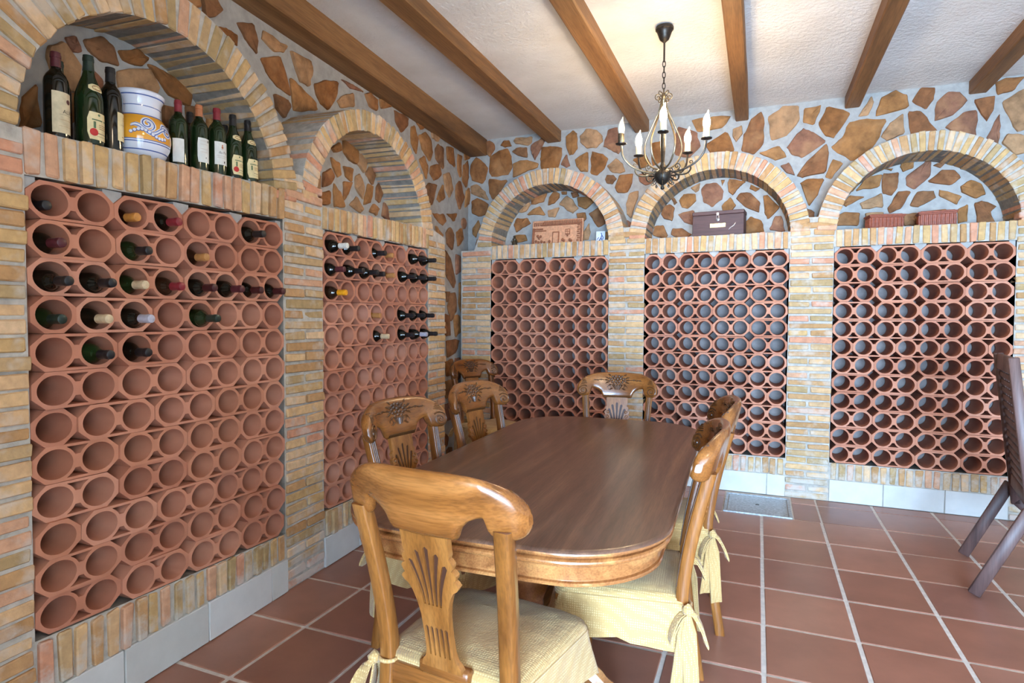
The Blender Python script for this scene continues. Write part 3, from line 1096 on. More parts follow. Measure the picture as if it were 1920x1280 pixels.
zv = BACK_BAYS[0]['outer'][3] + BACK_BAYS[0]['outer'][2] * sin(.169)
sil = [(-2.66, 0), (1.985, 0), (1.985, zv)]
for b in reversed(BACK_BAYS):
    sil += outer_arc(b)
sil += [(-2.52, 2.045), (-2.66, 2.045)]
wall_back = build_wall('wall_back', FB, BACK_BAYS, sil, [(-2.9, 0), (2.75, 0), (2.75, CEIL + .02), (-2.9, CEIL + .02)], DB,
                       [('BACK', DB, None), ('N1', .34, None), ('N2', .34, None), ('N3', .34, None)],
                       'far wall of brown stones in grey mortar above three brick arches')

sil = [(-4.6, 0), (3.655 * S, 0), (3.655 * S, 1.765 * S), (3.46 * S, 1.80 * S)]
for b in reversed(LEFT_BAYS):
    sil += outer_arc(b)
sil += [(-4.6, LEFT_BAYS[0]['outer'][3] + .1)]
wall_left = build_wall('wall_left', FL, LEFT_BAYS, sil, [(-4.8, 0), (5.5, 0), (5.5, CEIL + .02), (-4.8, CEIL + .02)], DL,
                       [('LEFT', DL, None), ('NL1', .28, None), ('NL2', .28, None)],
                       'left wall of brown stones in grey mortar with two brick arches')



def filler(wall, dep, box, keys, bays, seed, want, avoid=()):
    """more stones of the same masonry where the arches hide the wall from the photograph"""
    rnd = random.Random(seed)
    taken = []
    for k in keys:
        for poly in STONES[k]:
            cx = sum(a for a, _ in poly) / len(poly)
            cz = sum(b for _, b in poly) / len(poly)
            taken.append((cx, cz, max(hypot(a - cx, b - cz) for a, b in poly)))
    got = 0
    for _ in range(9000):
        if got >= want:
            break
        u, z, r = rnd.uniform(box[0], box[1]), rnd.uniform(box[2], box[3]), rnd.uniform(.055, .125)
        if any(hypot(u - a, z - b) < r + c + .012 for a, b, c in taken):
            continue
        if any(x0 - r < u < x1 + r and z0 - r < z < z1 + r for x0, x1, z0, z1 in avoid):
            continue
        if any(((u - b['inner'][0]) / (b['inner'][1] + r)) ** 2 + ((z - b['inner'][3]) / (b['inner'][2] + r)) ** 2 < 1 for b in bays):
            continue
        n = rnd.choice((5, 6, 7))
        off = rnd.uniform(0, 6)
        poly = [(u + r * rnd.uniform(.75, 1.0) * cos(off - 2 * pi * i / n), z + r * rnd.uniform(.75, 1.0) * sin(off - 2 * pi * i / n)) for i in range(n)]
        stone(poly, dep, wall)
        taken.append((u, z, r))
        got += 1


_rk = [(b['u0'], b['u1'], -.1, b['st'][1] + .02) for b in LEFT_BAYS]
filler(wall_left, DL, (.3, 5.40, .12, 3.0), ('LEFT',), LEFT_BAYS, 2, 95, _rk + [(-1, 3.655 * S, -1, 1.95)])
_rb = [(b['u0'], b['u1'], -.1, b['st'][1] + .02) for b in BACK_BAYS]
filler(wall_back, DB, (-2.70, 2.70, .12, 3.10), ('BACK',), BACK_BAYS, 5, 60, _rb + [(-2.66, 1.985, -1, 2.05)])

# unseen sides close the room; the doorway wall is placed to shade wall_left
mb = MB()
mb.box((2.80, .5, CEIL / 2), (.1, 10.4, CEIL))
wr = mb.build('wall_right', M['ceiling'], smooth=False)
tag(wr, 'plain white plaster wall closing the right side of the room', 'wall', kind='structure')
mb = MB()
mb.box((-1.45, -.52, CEIL / 2), (2.2, .14, CEIL))
mb.box((2.6, -.52, CEIL / 2), (.5, .14, CEIL))
mb.box((1.0, -.52, 2.72), (2.72, .14, CEIL - 2.28))
wf = mb.build('wall_front_blocker', M['ceiling'], smooth=False)
tag(wf, 'unseen plaster wall with a wide doorway, placed to shade the left wall', 'wall', kind='structure')

for i, (b, wd) in enumerate(zip(BACK_BAYS, ('left', 'middle', 'right'))):
    arch(FB, b, '%s brick arch of the three on the far wall' % wd, VOUS34, .138)
    place_ = {'left': 'under the house plaque', 'middle': 'under the dark wine case', 'right': 'under the two red clay boxes'}[wd]
    soldiers(FB, b['u0'], b['u1'], b['sb'], b['st'], 'shelf of upright bricks on the far wall %s' % place_, SOLD)
    soldiers(FB, b['u0'], b['u1'], (b['plinth'][0],) * 2, (b['plinth'][1],) * 2, 'low course of upright bricks below the %s far rack' % wd, SOLD_T, cat='brick course')
for i, (b, wd) in enumerate(zip(LEFT_BAYS, ('larger brick arch over the bottles and vase', 'smaller brick arch on the left wall with an empty niche'))):
    arch(FL, b, wd, VOUS25, .150)
    soldiers(FL, b['u0'] - .01, b['u1'] + .01, b['sb'], b['st'], ('shelf of upright bricks carrying the bottles and vase', 'empty shelf of upright bricks on the left wall')[i], SOLD)
    soldiers(FL, b['u0'], b['u1'], (b['plinth'][0],) * 2, (b['rb'][0] - .006, b['rb'][1] - .006), 'low course of upright bricks below the %s left rack' % ('nearer', 'farther')[i], SOLD_T, cat='brick course')

pier(FB, -2.645, -2.345, 2.04, 'brick pier in the far corner behind the corner chair')
pier(FB, -1.055 * S, -.789 * S, 2.175, 'brick pier behind the chair at the far table end')
pier(FB, .188 * S, .452 * S, 2.175, 'brick pier between middle and right far racks, pale at its foot')
pier(FB, 1.425 * S, 1.70 * S, 2.175, 'brick pier at the right end of the far wall, behind the folding chair')
pier(FL, .30, .998 * S, 1.71 * S, 'wide brick pier at the near end of the left wall', long_run=True)
pier(FL, 2.028 * S, 2.290 * S, 1.83 * S, 'brick pier between the two racks of the left wall')
pier(FL, 3.402 * S, 3.648 * S, 1.76 * S, 'brick pier at the far end of the left wall')

bb = plinth_slabs(FB, 0, 0, 0, 'skirting of pale stone slabs along the far wall', 'back')
for b, f in zip(BACK_BAYS, (.3, .22, .36)):
    slabs_between(bb, b['u0'] - .004, b['u1'] + .004, .148 * S, f)
bl = plinth_slabs(FL, 0, 0, 0, 'skirting of pale stone slabs along the left wall', 'left')
for b, f in zip(LEFT_BAYS, (.30, .34)):
    slabs_between(bl, b['u0'] - .01, b['u1'] + .01, .148 * S, f)

# ------------------------------------------------------------------ floor
mb = MB()
mb.box((0, .4, -.0285), (6.4, 10.2, .05))
floor = mb.build('floor', M['grout'], smooth=False)
tag(floor, 'red terracotta tile floor with pale grout', 'floor', kind='structure')
PX, PY = .381, .414
TILES = [MB().bevbox((0, 0, 0), (PX - .018, PY - .018, .014), .003, jit=.0012).mesh('tile', [M['tile']], smooth=False) for _ in range(6)]
X0, Y0 = .044, 4.155
HX0, HX1, HY0, HY1 = -.215, .245, 4.575, 5.075
for i in range(-7, 7):
    for j in range(-10, 3):
        x0, x1 = X0 + i * PX, X0 + (i + 1) * PX
        y0, y1 = Y0 + j * PY, min(Y0 + (j + 1) * PY, 5.14)
        if y1 - y0 < .04 or x0 > 2.75:
            continue
        # the hatch replaces the tiles it covers
        if y1 > HY0 + .02 and x1 > HX0 and x0 < HX1:
            if x0 < HX0 - .02:
                x1 = min(x1, HX0 - .008)
            elif x1 > HX1 + .02:
                x0 = max(x0, HX1 + .008)
            else:
                continue
        o = link('tile', random.choice(TILES), floor)
        o.location = ((x0 + x1) / 2, (y0 + y1) / 2, -.007 + random.uniform(-.001, .001))
        o.scale = ((x1 - x0) / PX, (y1 - y0) / PY, 1)

# floor hatch
t = empty('floor_hatch')
t.location = ((HX0 + HX1) / 2, (HY0 + HY1) / 2, 0)
tag(t, 'pale metal hatch plate set in the floor by the far wall', 'floor hatch')
w, h = HX1 - HX0, HY1 - HY0
mb = MB()
for (cx, cy, sx, sy) in ((0, h / 2 - .01, w, .02), (0, -h / 2 + .01, w, .02), (w / 2 - .01, 0, .02, h - .04), (-w / 2 + .01, 0, .02, h - .04)):
    mb.bevbox((cx, cy, .0), (sx, sy, .016), .002)
mb.build('hatch_frame', M['hatch'], t)
mb = MB()
mb.bevbox((0, 0, -.004), (w - .05, h - .05, .014), .002)
for i in range(-6, 7):
    mb.bevbox((i * .03, 0, .0035), (.012, h - .09, .002), .0005)
lid = mb.build('lid', M['hatch'], t)
mb = MB()
mb.lathe([(0, .0058), (.012, .0058), (.014, .004), (.014, .003)], 14)
o = mb.build('lift_hole', M['iron'], lid)

# ------------------------------------------------------------------ ceiling and beams
mb = MB()
nx, ny = 46, 72
rows = []
for j in range(ny + 1):
    row = []
    for i in range(nx + 1):
        x, y = -3.2 + 6.1 * i / nx, -4.65 + 10.6 * j / ny
        row.append((x, y, CEIL + .012 * noise.noise((x * 1.4, y * .7, 3.1)) + .008))
    rows.append(row)
mb.grid(rows)
mb.box((-.15, .65, CEIL + .12), (6.1, 10.6, .14))
ceiling = mb.build('ceiling', M['ceiling'])
tag(ceiling, 'rough white plaster ceiling between dark beams', 'ceiling', kind='structure')
BEAMS = [(-2.33, -2.165, 'dark wooden ceiling beam tight along the left wall'),
         (-1.600, -1.480, 'second dark ceiling beam from the left wall'),
         (-.895, -.787, 'dark ceiling beam just left of the chandelier'),
         (-.180, -.090, 'dark ceiling beam just right of the chandelier'),
         (.507, .597, 'dark ceiling beam above the right far arch, second from the right'),
         (1.192, 1.285, 'dark ceiling beam nearest the right side of the room')]
for bi, (a, b_, lab) in enumerate(BEAMS):
    a, b_ = a * S * 1.0306, b_ * S * 1.0306
    w = b_ - a
    mb = MB()
    zb = 3.071 if bi else 3.015
    hgt = CEIL + .01 - zb
    # slightly wavy hewn beam
    n = 26
    rows = []
    for i in range(n + 1):
        y = -4.5 + (5.45 + 4.5) * i / n
        j1, j2 = .004 * noise.noise((a * 9, y * 1.6, 1)), .004 * noise.noise((a * 9, y * 1.6, 7))
        prof = [(-w / 2 + j1, hgt), (-w / 2 + j1, .008), (-w / 2 + .008 + j1, j2), (w / 2 - .008 + j2, j2), (w / 2 + j2, .008), (w / 2 + j2, hgt)]
        rows.append([(p[0], y, zb + p[1]) for p in prof])
    mb.grid(rows)
    for r in (rows[0], rows[-1]):
        mb.add(r, [tuple(range(6))])
    o = mb.build('ceiling_beam', M['beam'], angle=30)
    o.location = ((a + b_) / 2, 0, 0)
    if bi == 0:     # this one follows the slightly turned left wall
        o.matrix_world = Matrix.Translation((-2.625, 5.45, 0)) @ Matrix.Rotation(radians(3.1), 4, 'Z') @ Matrix.Translation((0, -5.45, 0))
    tag(o, lab, 'ceiling beam', 'dark ceiling beams', kind='structure')


# ------------------------------------------------------------------ clay wine racks
def clay_profile(double):
    W, Hh, ch = (.2735, .133, .040) if double else (.1355, .133, .040)
    a, b = W / 2, Hh / 2
    out = [(-a + ch, -b), (a - ch, -b), (a, -b + ch), (a, b - ch), (a - ch, b), (-a + ch, b), (-a, b - ch), (-a, -b + ch)]
    loops = [out]
    r = .0542
    for cx in ((-.0685, .0685) if double else (0,)):
        loops.append([(cx + r * cos(2 * pi * i / 28), r * sin(2 * pi * i / 28)) for i in range(28)])
    if double:
        for s in (1, -1):
            # curved-sided triangular gap between the two pipes
            R = .0655
            tri = [(-.034, s * .0568), (.034, s * .0568)]
            xs = [.033, .024, .015, .008]
            for x in xs:
                dz = sqrt(max(0, R * R - (.0685 - x) ** 2))
                tri.append((x, s * min(.0555, max(dz, .022))))
            for x in reversed(xs):
                dz = sqrt(max(0, R * R - (.0685 - x) ** 2))
                tri.append((-x, s * min(.0555, max(dz, .022))))
            loops.append(tri)
    return loops


def clay_mesh(double):
    vs, fs = plate(clay_profile(double), .285)
    mb = MB()
    mb.add([(p[0], p[2], p[1]) for p in vs], fs)
    return mb.mesh('clay_block', [M['clay']], angle=32)


CLAY2, CLAY1 = clay_mesh(True), clay_mesh(False)
PATTERNS = ['2222', '2222', '12221', '2222', '11222', '12221', '22112', '2222']


def cell(b, ci, ri, ncol=8, nrow=12):
    """Centre of a cell (fractional column from the left, row from the top), in wall coordinates."""
    tu = (ci + .5) / ncol
    tv = (ri + .5) / nrow
    top, bot = lerp(*b['rt'], tu), lerp(*b['rb'], tu)
    return lerp(b['u0'], b['u1'], tu), lerp(top, bot, tv), (top - bot) / nrow, (b['u1'] - b['u0']) / ncol


def rack(F, b, label, pats):
    e = empty('wine_rack')
    e.matrix_world = F @ Matrix.Translation((b['u0'], 0, b['rb'][0]))
    tag(e, label, 'wine rack')
    for r in range(12):
        c = 0
        for k in pats[r % len(pats)]:
            k = int(k)
            u, z, hh, ww = cell(b, c + (k - 1) / 2, r)
            u2, z2, _, _ = cell(b, c + (k - 1) / 2 + .5, r)
            o = link('clay_block' if k == 2 else 'clay_pipe', CLAY2 if k == 2 else CLAY1, e)
            o.location = (u - b['u0'] + random.uniform(-.001, .001), .1475 + random.uniform(-.006, .006), z - b['rb'][0] + random.uniform(-.0012, .0012))
            o.rotation_euler = (0, -atan2(z2 - z, u2 - u) + random.uniform(-.004, .004), 0)
            o.scale = (ww / .1375, 1, hh / .1345)
            c += k
    # mortar packed between the top row and the brick shelf
    mb = MB()
    c = 0
    edges = [0]
    for k in pats[0]:
        c += int(k)
        edges.append(c)
    for c in edges:
        u, z, hh, ww = cell(b, c - .5, 0)
        top = z + hh / 2
        x, h = u - b['u0'], top - b['rb'][0]
        vs = [(x - .036, 0, h + .010), (x + .036, 0, h + .010), (x + .036, 0, h - .004), (x + .003, 0, h - .036), (x - .003, 0, h - .036), (x - .036, 0, h - .004)]
        n = 6
        y0 = .018
        vs = [(max(-.0, min(b['u1'] - b['u0'], p[0])), y0, p[2]) for p in vs] + [(max(0, min(b['u1'] - b['u0'], p[0])), .20, p[2]) for p in vs]
        mb.add(vs, [tuple(range(n))] + [(i, (i + 1) % n, n + (i + 1) % n, n + i) for i in range(n)])
    o = mb.build('mortar_packing', M['mortar'], e, smooth=False)
    o['kind'] = 'stuff'
    return e


def shuffled(seed):
    r = random.Random(seed)
    return [r.choice(PATTERNS) for _ in range(12)]


rack(FL, LEFT_BAYS[0], 'large clay pipe wine rack in the left wall below the bottles and vase', ['2222', '2222', '2222', '12221', '2222', '2222', '12221', '2222', '2222', '12221', '2222', '2222'])
rack(FL, LEFT_BAYS[1], 'clay pipe wine rack in the left wall beneath the empty niche', ['2222', '12212', '2222', '2222', '12221', '2222', '22112', '2222', '12221', '2222', '2222', '2222'])
rack(FB, BACK_BAYS[0], 'clay pipe wine rack on the far wall beneath the house plaque', shuffled(3))
rack(FB, BACK_BAYS[1], 'clay pipe wine rack on the far wall beneath the dark wine case', shuffled(5))
rack(FB, BACK_BAYS[2], 'clay pipe wine rack on the far wall beneath the red clay boxes', ['2222', '2222', '11222', '2222', '2222', '122111', '2222', '22211', '2222', '2222', '2222', '2222'])


# ------------------------------------------------------------------ wine bottles
BORD = [(0, .004), (.030, 0), (.0372, .004), (.0378, .012), (.0378, .192), (.036, .206), (.030, .220), (.021, .232), (.0158, .241), (.0147, .252), (.0142, .294)]
BURG = [(0, .004), (.033, 0), (.0405, .004), (.0412, .012), (.0412, .150), (.0395, .168), (.034, .190), (.0262, .212), (.0195, .230), (.0160, .246), (.0146, .262), (.0142, .294)]


def prof_r(prof, z):
    for (r0, z0), (r1, z1) in zip(prof[1:], prof[2:]):
        if z0 <= z <= z1 and z1 > z0:
            return lerp(r0, r1, (z - z0) / (z1 - z0))
    return prof[-1][0]


def wrapped_patch(prof, a0, a1, z0, z1, off=.0006, n=12, m=4, corner=0.0, mb=None, mat=0):
    mb = mb or MB()
    rows = []
    for j in range(m + 1):
        z = lerp(z0, z1, j / m)
        r = prof_r(prof, z) + off
        k = 0
        if corner:
            e = min(j, m - j) / m
            k = corner if e == 0 else 0
        rows.append([(r * cos(lerp(a0 + k, a1 - k, i / n)), r * sin(lerp(a0 + k, a1 - k, i / n)), z) for i in range(n + 1)])
    return mb.grid(rows, mat)


def wrapped_text(prof, s, size, ang, z, mb, mat=0, off=.0010):
    vs, fs = text_geo(s, size, .0001)
    out = []
    for (x, y, d) in vs:
        zz = z + y
        r = prof_r(prof, zz) + off
        a = ang + x / r
        out.append((r * cos(a), r * sin(a), zz))
    mb.add(out, fs, mat)


def wrapped_disc(prof, ang, z, rad, mb, mat=0, off=.0011, sx=1.0, n=16):
    r0 = prof_r(prof, z) + off
    vs = [(r0 * cos(ang), r0 * sin(ang), z)]
    for i in range(n):
        a = ang + sx * rad * cos(2 * pi * i / n) / r0
        zz = z + rad * sin(2 * pi * i / n)
        r = prof_r(prof, zz) + off
        vs.append((r * cos(a), r * sin(a), zz))
    mb.add(vs, [(0, i + 1, (i + 1) % n + 1) for i in range(n)], mat)


def wrapped_bar(prof, ang, z, w, h, mb, mat=0):
    r = prof_r(prof, z)
    wrapped_patch(prof, ang - w / 2 / r, ang + w / 2 / r, z - h / 2, z + h / 2, .0010, 5, 1, 0, mb, mat)


_bottle_mesh = {}


def bottle_parts(shape, glass, cap, long_cap=True):
    prof = BORD if shape == 'bord' else BURG
    key = (shape, glass)
    if key not in _bottle_mesh:
        _bottle_mesh[key] = MB().lathe(prof + [(.0142, .296), (0, .2965)], 22).mesh('bottle_body', [M[glass]], angle=50)
    ck = (shape, cap, long_cap)
    if ck not in _bottle_mesh:
        z0 = .247 if long_cap else .272
        r0 = prof_r(prof, z0) + .0012
        cp = [(r0 - .001, z0), (r0, z0 + .001), (.0157, .266) if long_cap else (r0, z0 + .004), (.0154, .280), (.0166, .281), (.0168, .290), (.0156, .2925), (.0154, .299), (.013, .3005), (0, .3006)]
        _bottle_mesh[ck] = MB().lathe(cp, 20).mesh('capsule', [M[cap]], angle=40)
    return prof, _bottle_mesh[key], _bottle_mesh[ck]


def bottle(label, shape, glass, cap, mtx, group=None, long_cap=True):
    e = empty('wine_bottle')
    e.matrix_world = mtx
    prof, gm, cm = bottle_parts(shape, glass, cap, long_cap)
    link('bottle_body', gm, e)
    c = link('capsule', cm, e)
    tag(c, {'cap_black': 'black foil capsule', 'cap_red': 'red foil capsule', 'cap_maroon': 'dark maroon foil capsule', 'cap_white': 'white foil capsule', 'cap_yellow': 'yellow foil capsule',
            'cap_copper': 'copper coloured foil capsule', 'cap_cork': 'bare pale cork end', 'cap_silver': 'silver foil capsule', 'cap_tan': 'tan foil capsule', 'cap_dark_red': 'dark red foil capsule',
            'cap_gold': 'gold and orange foil capsule', 'cap_green': 'dark green foil capsule'}[cap])
    tag(e, label, 'wine bottle', group)
    return e, prof


CAPWORD = dict(cap_black='black', cap_red='red', cap_maroon='maroon', cap_white='white', cap_yellow='yellow', cap_copper='copper', cap_cork='pale corked', cap_silver='silver',
               cap_tan='tan', cap_dark_red='dark red', cap_gold='orange', cap_green='dark green')


def rack_bottle(F, b, r, c, cap, prot, glass, where, group, shape='bord'):
    u, z, hh, ww = cell(b, c - 1, r - 1)
    rr = .0378 if shape == 'bord' else .0412
    m = F @ Matrix.Translation((u, -prot + .3006, z - .0508 + rr)) @ Matrix.Rotation(radians(90), 4, 'X') @ Matrix.Rotation(random.uniform(0, 6.28), 4, 'Z')
    lab = 'bottle with %s neck lying in %s rack, %s row, %s hole' % (CAPWORD[cap], where, ORD[r - 1], ORD[c - 1])
    bottle(lab, shape, glass, cap, m, group)


B0, B1 = LEFT_BAYS
for (r, c, cap, prot, gl) in [
        (1, 1, 'cap_black', -.02, 'glass_black'), (1, 3, 'cap_gold', .015, 'glass_brown'), (1, 4, 'cap_red', .055, 'glass_black'), (1, 7, 'cap_black', .075, 'glass_black'),
        (2, 1, 'cap_maroon', .045, 'glass_black'), (2, 3, 'cap_black', .07, 'glass_green'), (2, 5, 'cap_tan', .04, 'glass_brown'),
        (3, 1, 'cap_black', .075, 'glass_black'), (3, 2, 'cap_black', .075, 'glass_black'), (3, 3, 'cap_cork', .05, 'glass_green'), (3, 4, 'cap_red', .065, 'glass_brown'),
        (3, 5, 'cap_dark_red', .08, 'glass_black'), (3, 6, 'cap_maroon', .085, 'glass_black'), (3, 7, 'cap_dark_red', .06, 'glass_black'), (3, 8, 'cap_dark_red', .06, 'glass_black'),
        (4, 1, 'cap_green', .04, 'glass_green'), (4, 2, 'cap_cork', .055, 'glass_black'), (4, 3, 'cap_silver', .075, 'glass_black'), (4, 5, 'cap_green', .095, 'glass_green'),
        (5, 2, 'cap_black', .06, 'glass_green'), (5, 3, 'cap_black', .06, 'glass_black')]:
    rack_bottle(FL, B0, r, c, cap, prot, gl, 'large left', 'bottles lying in the large left rack')
for (r, c, cap, prot, gl) in [
        (1, 1, 'cap_white', .10, 'glass_black'), (1, 2, 'cap_black', .07, 'glass_black'), (1, 4, 'cap_black', .06, 'glass_black'), (1, 5, 'cap_tan', .02, 'glass_amber'),
        (1, 7, 'cap_black', .10, 'glass_black'), (1, 8, 'cap_black', .10, 'glass_black'),
        (2, 1, 'cap_maroon', .08, 'glass_black'), (2, 2, 'cap_black', .10, 'glass_black'), (2, 3, 'cap_black', .10, 'glass_black'), (2, 4, 'cap_black', .05, 'glass_black'),
        (2, 5, 'cap_tan', .03, 'glass_amber'), (2, 6, 'cap_black', .10, 'glass_black'), (2, 7, 'cap_black', .10, 'glass_black'), (2, 8, 'cap_black', .10, 'glass_black'),
        (3, 1, 'cap_yellow', .09, 'glass_brown'),
        (4, 4, 'cap_tan', .02, 'glass_amber'), (4, 6, 'cap_black', .09, 'glass_black'), (4, 7, 'cap_black', .09, 'glass_black'), (4, 8, 'cap_black', .085, 'glass_black'),
        (5, 4, 'cap_cork', .08, 'glass_black'), (5, 6, 'cap_black', .09, 'glass_black'), (5, 7, 'cap_silver', .11, 'glass_black'), (5, 8, 'cap_black', .11, 'glass_black')]:
    rack_bottle(FL, B1, r, c, cap, prot, gl, 'farther left', 'bottles lying in the farther left rack')

# ------------------------------------------------------------------ bottles and vase on the left shelf
SHELF_GROUP = 'bottles standing on the left shelf'


def shelf_z(u):
    b = LEFT_BAYS[0]
    return lerp(b['st'][0], b['st'][1], (u - b['u0']) / (b['u1'] - b['u0'])) + .004


def stand(u, y, ang=0.0, s=1.0, tilt=0.0):
    return FL @ Matrix.Translation((u, y, shelf_z(u))) @ Matrix.Rotation(radians(ang), 4, 'Z') @ Matrix.Rotation(radians(tilt), 4, 'Y') @ Matrix.Diagonal((s, s, s, 1))


A = -pi / 2      # faces the room


def label_part(e, prof, mat, a0, a1, z0, z1, corner=0.0, prints=None):
    lp = wrapped_patch(prof, a0, a1, z0, z1, corner=corner).build('label', M[mat], e, angle=60)
    if prints:
        mb = MB()
        mats = prints(mb)
        mb.build('print', [M[k] for k in mats], lp, angle=60)
    return lp


# 1 tall claret bottle, aged label reading A L R
e, pf = bottle('tall dark bottle at the left end of the shelf, worn cream label lettered ALR', 'bord', 'glass_black', 'cap_maroon', stand(1.290, .060, 0, .95), SHELF_GROUP)


def pr1(mb):
    wrapped_disc(pf, A + .42, .128, .0085, mb, 0)
    wrapped_text(pf, 'ALR', .019, A + .30, .085, mb, 1)
    wrapped_bar(pf, A + .2, .080, .045, .0008, mb, 1)
    wrapped_bar(pf, A + .2, .062, .04, .0012, mb, 2)
    wrapped_bar(pf, A + .2, .040, .05, .0008, mb, 2)
    return ['cap_maroon', 'ink_dark', 'ink_brown']


label_part(e, pf, 'paper_aged', A - .95, A + .95, .016, .158, prints=pr1)
# hidden one behind
bottle('plain dark bottle standing behind the red sealed bottle on the left shelf', 'bord', 'glass_black', 'cap_green', stand(1.372, .168, 0, 1.0), SHELF_GROUP)


def crest_label(e, pf, seal=True):
    def pr(mb):
        wrapped_bar(pf, A - .12, .083, .034, .004, mb, 2)
        wrapped_bar(pf, A + .55, .084, .010, .005, mb, 2)
        wrapped_bar(pf, A - .35, .066, .007, .022, mb, 2)
        for k, z in enumerate((.068, .062, .056)):
            wrapped_bar(pf, A + .35, z, .032, .0022, mb, 3)
        wrapped_bar(pf, A + .3, .040, .034, .0018, mb, 1)
        wrapped_bar(pf, A + .3, .030, .040, .0010, mb, 1)
        wrapped_disc(pf, A - .02, .100, .004, mb, 2)
        if seal:
            wrapped_disc(pf, A - .40, .042, .0125, mb, 0)
        return ['ink_red', 'ink_dark', 'ink_green', 'ink_brown']
    label_part(e, pf, 'paper_cream', A - .85, A + .85, .018, .108, corner=.16, prints=pr)
    lp = wrapped_patch(pf, A - .75, A + .75, .178, .202, corner=.35, n=12, m=4).build('neck_label', M['paper_cream'], e, angle=60)
    mb = MB()
    for k in range(2):
        wrapped_disc(pf, A, .190, .009 - .004 * k, mb, k, off=.0011 + .0003 * k, sx=1.8)
    mb.build('print', [M['ink_brown'], M['paper_cream']], lp, angle=60)


e, pf = bottle('green bottle with cream crest label and big red seal, left of the vase', 'burg', 'glass_green', 'cap_green', stand(1.402, .062, 4, 1.05), SHELF_GROUP)
crest_label(e, pf)
e, pf3 = bottle('dark slim bottle touching the vase, narrow cream label, mottled dark capsule', 'bord', 'glass_black', 'cap_black', stand(1.492, .075, 24, 1.02), SHELF_GROUP)
label_part(e, pf3, 'paper_cream', A - .55, A + .75, .040, .140, prints=lambda mb: (wrapped_text(pf3, 'C', .016, A + .2, .115, mb, 0), wrapped_bar(pf3, A + .2, .098, .03, .0010, mb, 1),
                                                                                  wrapped_bar(pf3, A, .055, .008, .003, mb, 0), ['ink_brown', 'ink_brown'])[-1])

# painted vase
VU = 1.640
t = empty('majolica_vase')
t.matrix_world = FL @ Matrix.Translation((VU, .112, shelf_z(VU)))
tag(t, 'white and yellow painted vase with a blue scroll, between the shelf bottles', 'vase')
VP = [(0, .003), (.070, 0), (.076, .004), (.088, .022), (.100, .050), (.1055, .080), (.104, .105), (.097, .130), (.086, .150), (.0755, .162), (.0712, .175), (.0710, .200), (.0745, .225), (.081, .238), (.0855, .244),
      (.0865, .252), (.083, .258), (.077, .258), (.074, .250), (.069, .225), (.067, .18), (.085, .14), (.09, .1), (.06, .02), (0, .012)]
MB().lathe(VP, 40).build('vase_body', M['vase'], t, angle=60)
mb = MB()


def on_vase(a, z, off=.0):
    r = prof_r(VP[:17], z) + off
    return (r * cos(a), r * sin(a), z)


def vase_stroke(pts, w, matid, off):
    """painted stroke: a flattened band following (angle, z) points"""
    rows = []
    for i, (a, z) in enumerate(pts):
        p0, p1 = pts[max(0, i - 1)], pts[min(len(pts) - 1, i + 1)]
        dx, dz = (p1[0] - p0[0]) * .1, p1[1] - p0[1]
        L = hypot(dx, dz) or 1
        nx_, nz_ = -dz / L, dx / L
        ww = w * (.35 + .65 * min(1, min(i, len(pts) - 1 - i) / 3))
        rows.append([on_vase(a + nx_ * ww * s / .1, z + nz_ * ww * s, off) for s in (-1, 0, 1)])
    mb.grid(rows, matid)


def vspir(ca, cz, r0, r1, s0, turns, n=26):
    return [(ca + (lerp(r0, r1, i / n) * cos(s0 + turns * 2 * pi * i / n)) / .1, cz + lerp(r0, r1, i / n) * sin(s0 + turns * 2 * pi * i / n)) for i in range(n + 1)]


for (ca, cz, flip) in ((A - .45, .126, 1), (A + .30, .112, -1), (A + 2.6, .120, 1), (A - 2.0, .118, -1)):
    sp = vspir(ca, cz,   .0275, .004, -pi / 2 if flip > 0 else pi, 1.6 * flip)
    vase_stroke(sp, .0072, 0, .0010)
    vase_stroke(sp, .0018, 1, .0016)
tail = [(A - 1.0 + .055 * i, .104 + .014 * sin(i * .33 + .6)) for i in range(26)]
vase_stroke(tail, .0085, 0, .0008)
vase_stroke([(a, z - .005) for a, z in tail], .0016, 1, .0014)
vase_stroke([(a, z + .006) for a, z in tail], .0012, 1, .0014)
for i in range(11):
    a = A - .98 + i * .115
    z = .092 + .012 * sin(i * .55)
    wrapped_disc(VP[:17], a, z - .004, .0072, mb, 1, off=.0010)
    wrapped_disc(VP[:17], a, z - .003, .0056, mb, 0, off=.0016)
mb.build('painted_scroll', [M['vase_white'], M['blue_paint']], t, angle=60)['kind'] = 'stuff'

e, pf = bottle('green bottle with wine red capsule standing right beside the vase', 'bord', 'glass_green', 'cap_red', stand(1.792, .085, -28, .93), SHELF_GROUP)
label_part(e, pf, 'paper_white', A - .9, A + .35, .022, .125)
e, pf5 = bottle('green bottle with copper capsule and large plain white label', 'bord', 'glass_green', 'cap_copper', stand(1.885, .072, -6, .95), SHELF_GROUP)


def pr5(mb):
    for z in (.135, .12, .10, .086):
        wrapped_bar(pf5, A - .1, z, .034, .0007, mb, 1)
    wrapped_bar(pf5, A + .45, .136, .008, .010, mb, 0)
    wrapped_bar(pf5, A + .12, .062, .0035, .007, mb, 0)
    return ['ink_dark', 'ink_brown']


label_part(e, pf5, 'paper_white', A - .85, A + .9, .040, .148, corner=.08, prints=pr5)
bottle('dark bottle hidden behind the copper capped bottle on the left shelf', 'bord', 'glass_brown', 'cap_black', stand(1.935, .175, 0, .93), SHELF_GROUP)
e, pf6 = bottle('green bottle with bright red capsule and white label with a small emblem', 'bord', 'glass_green', 'cap_red', stand(1.972, .062, -8, .98), SHELF_GROUP)


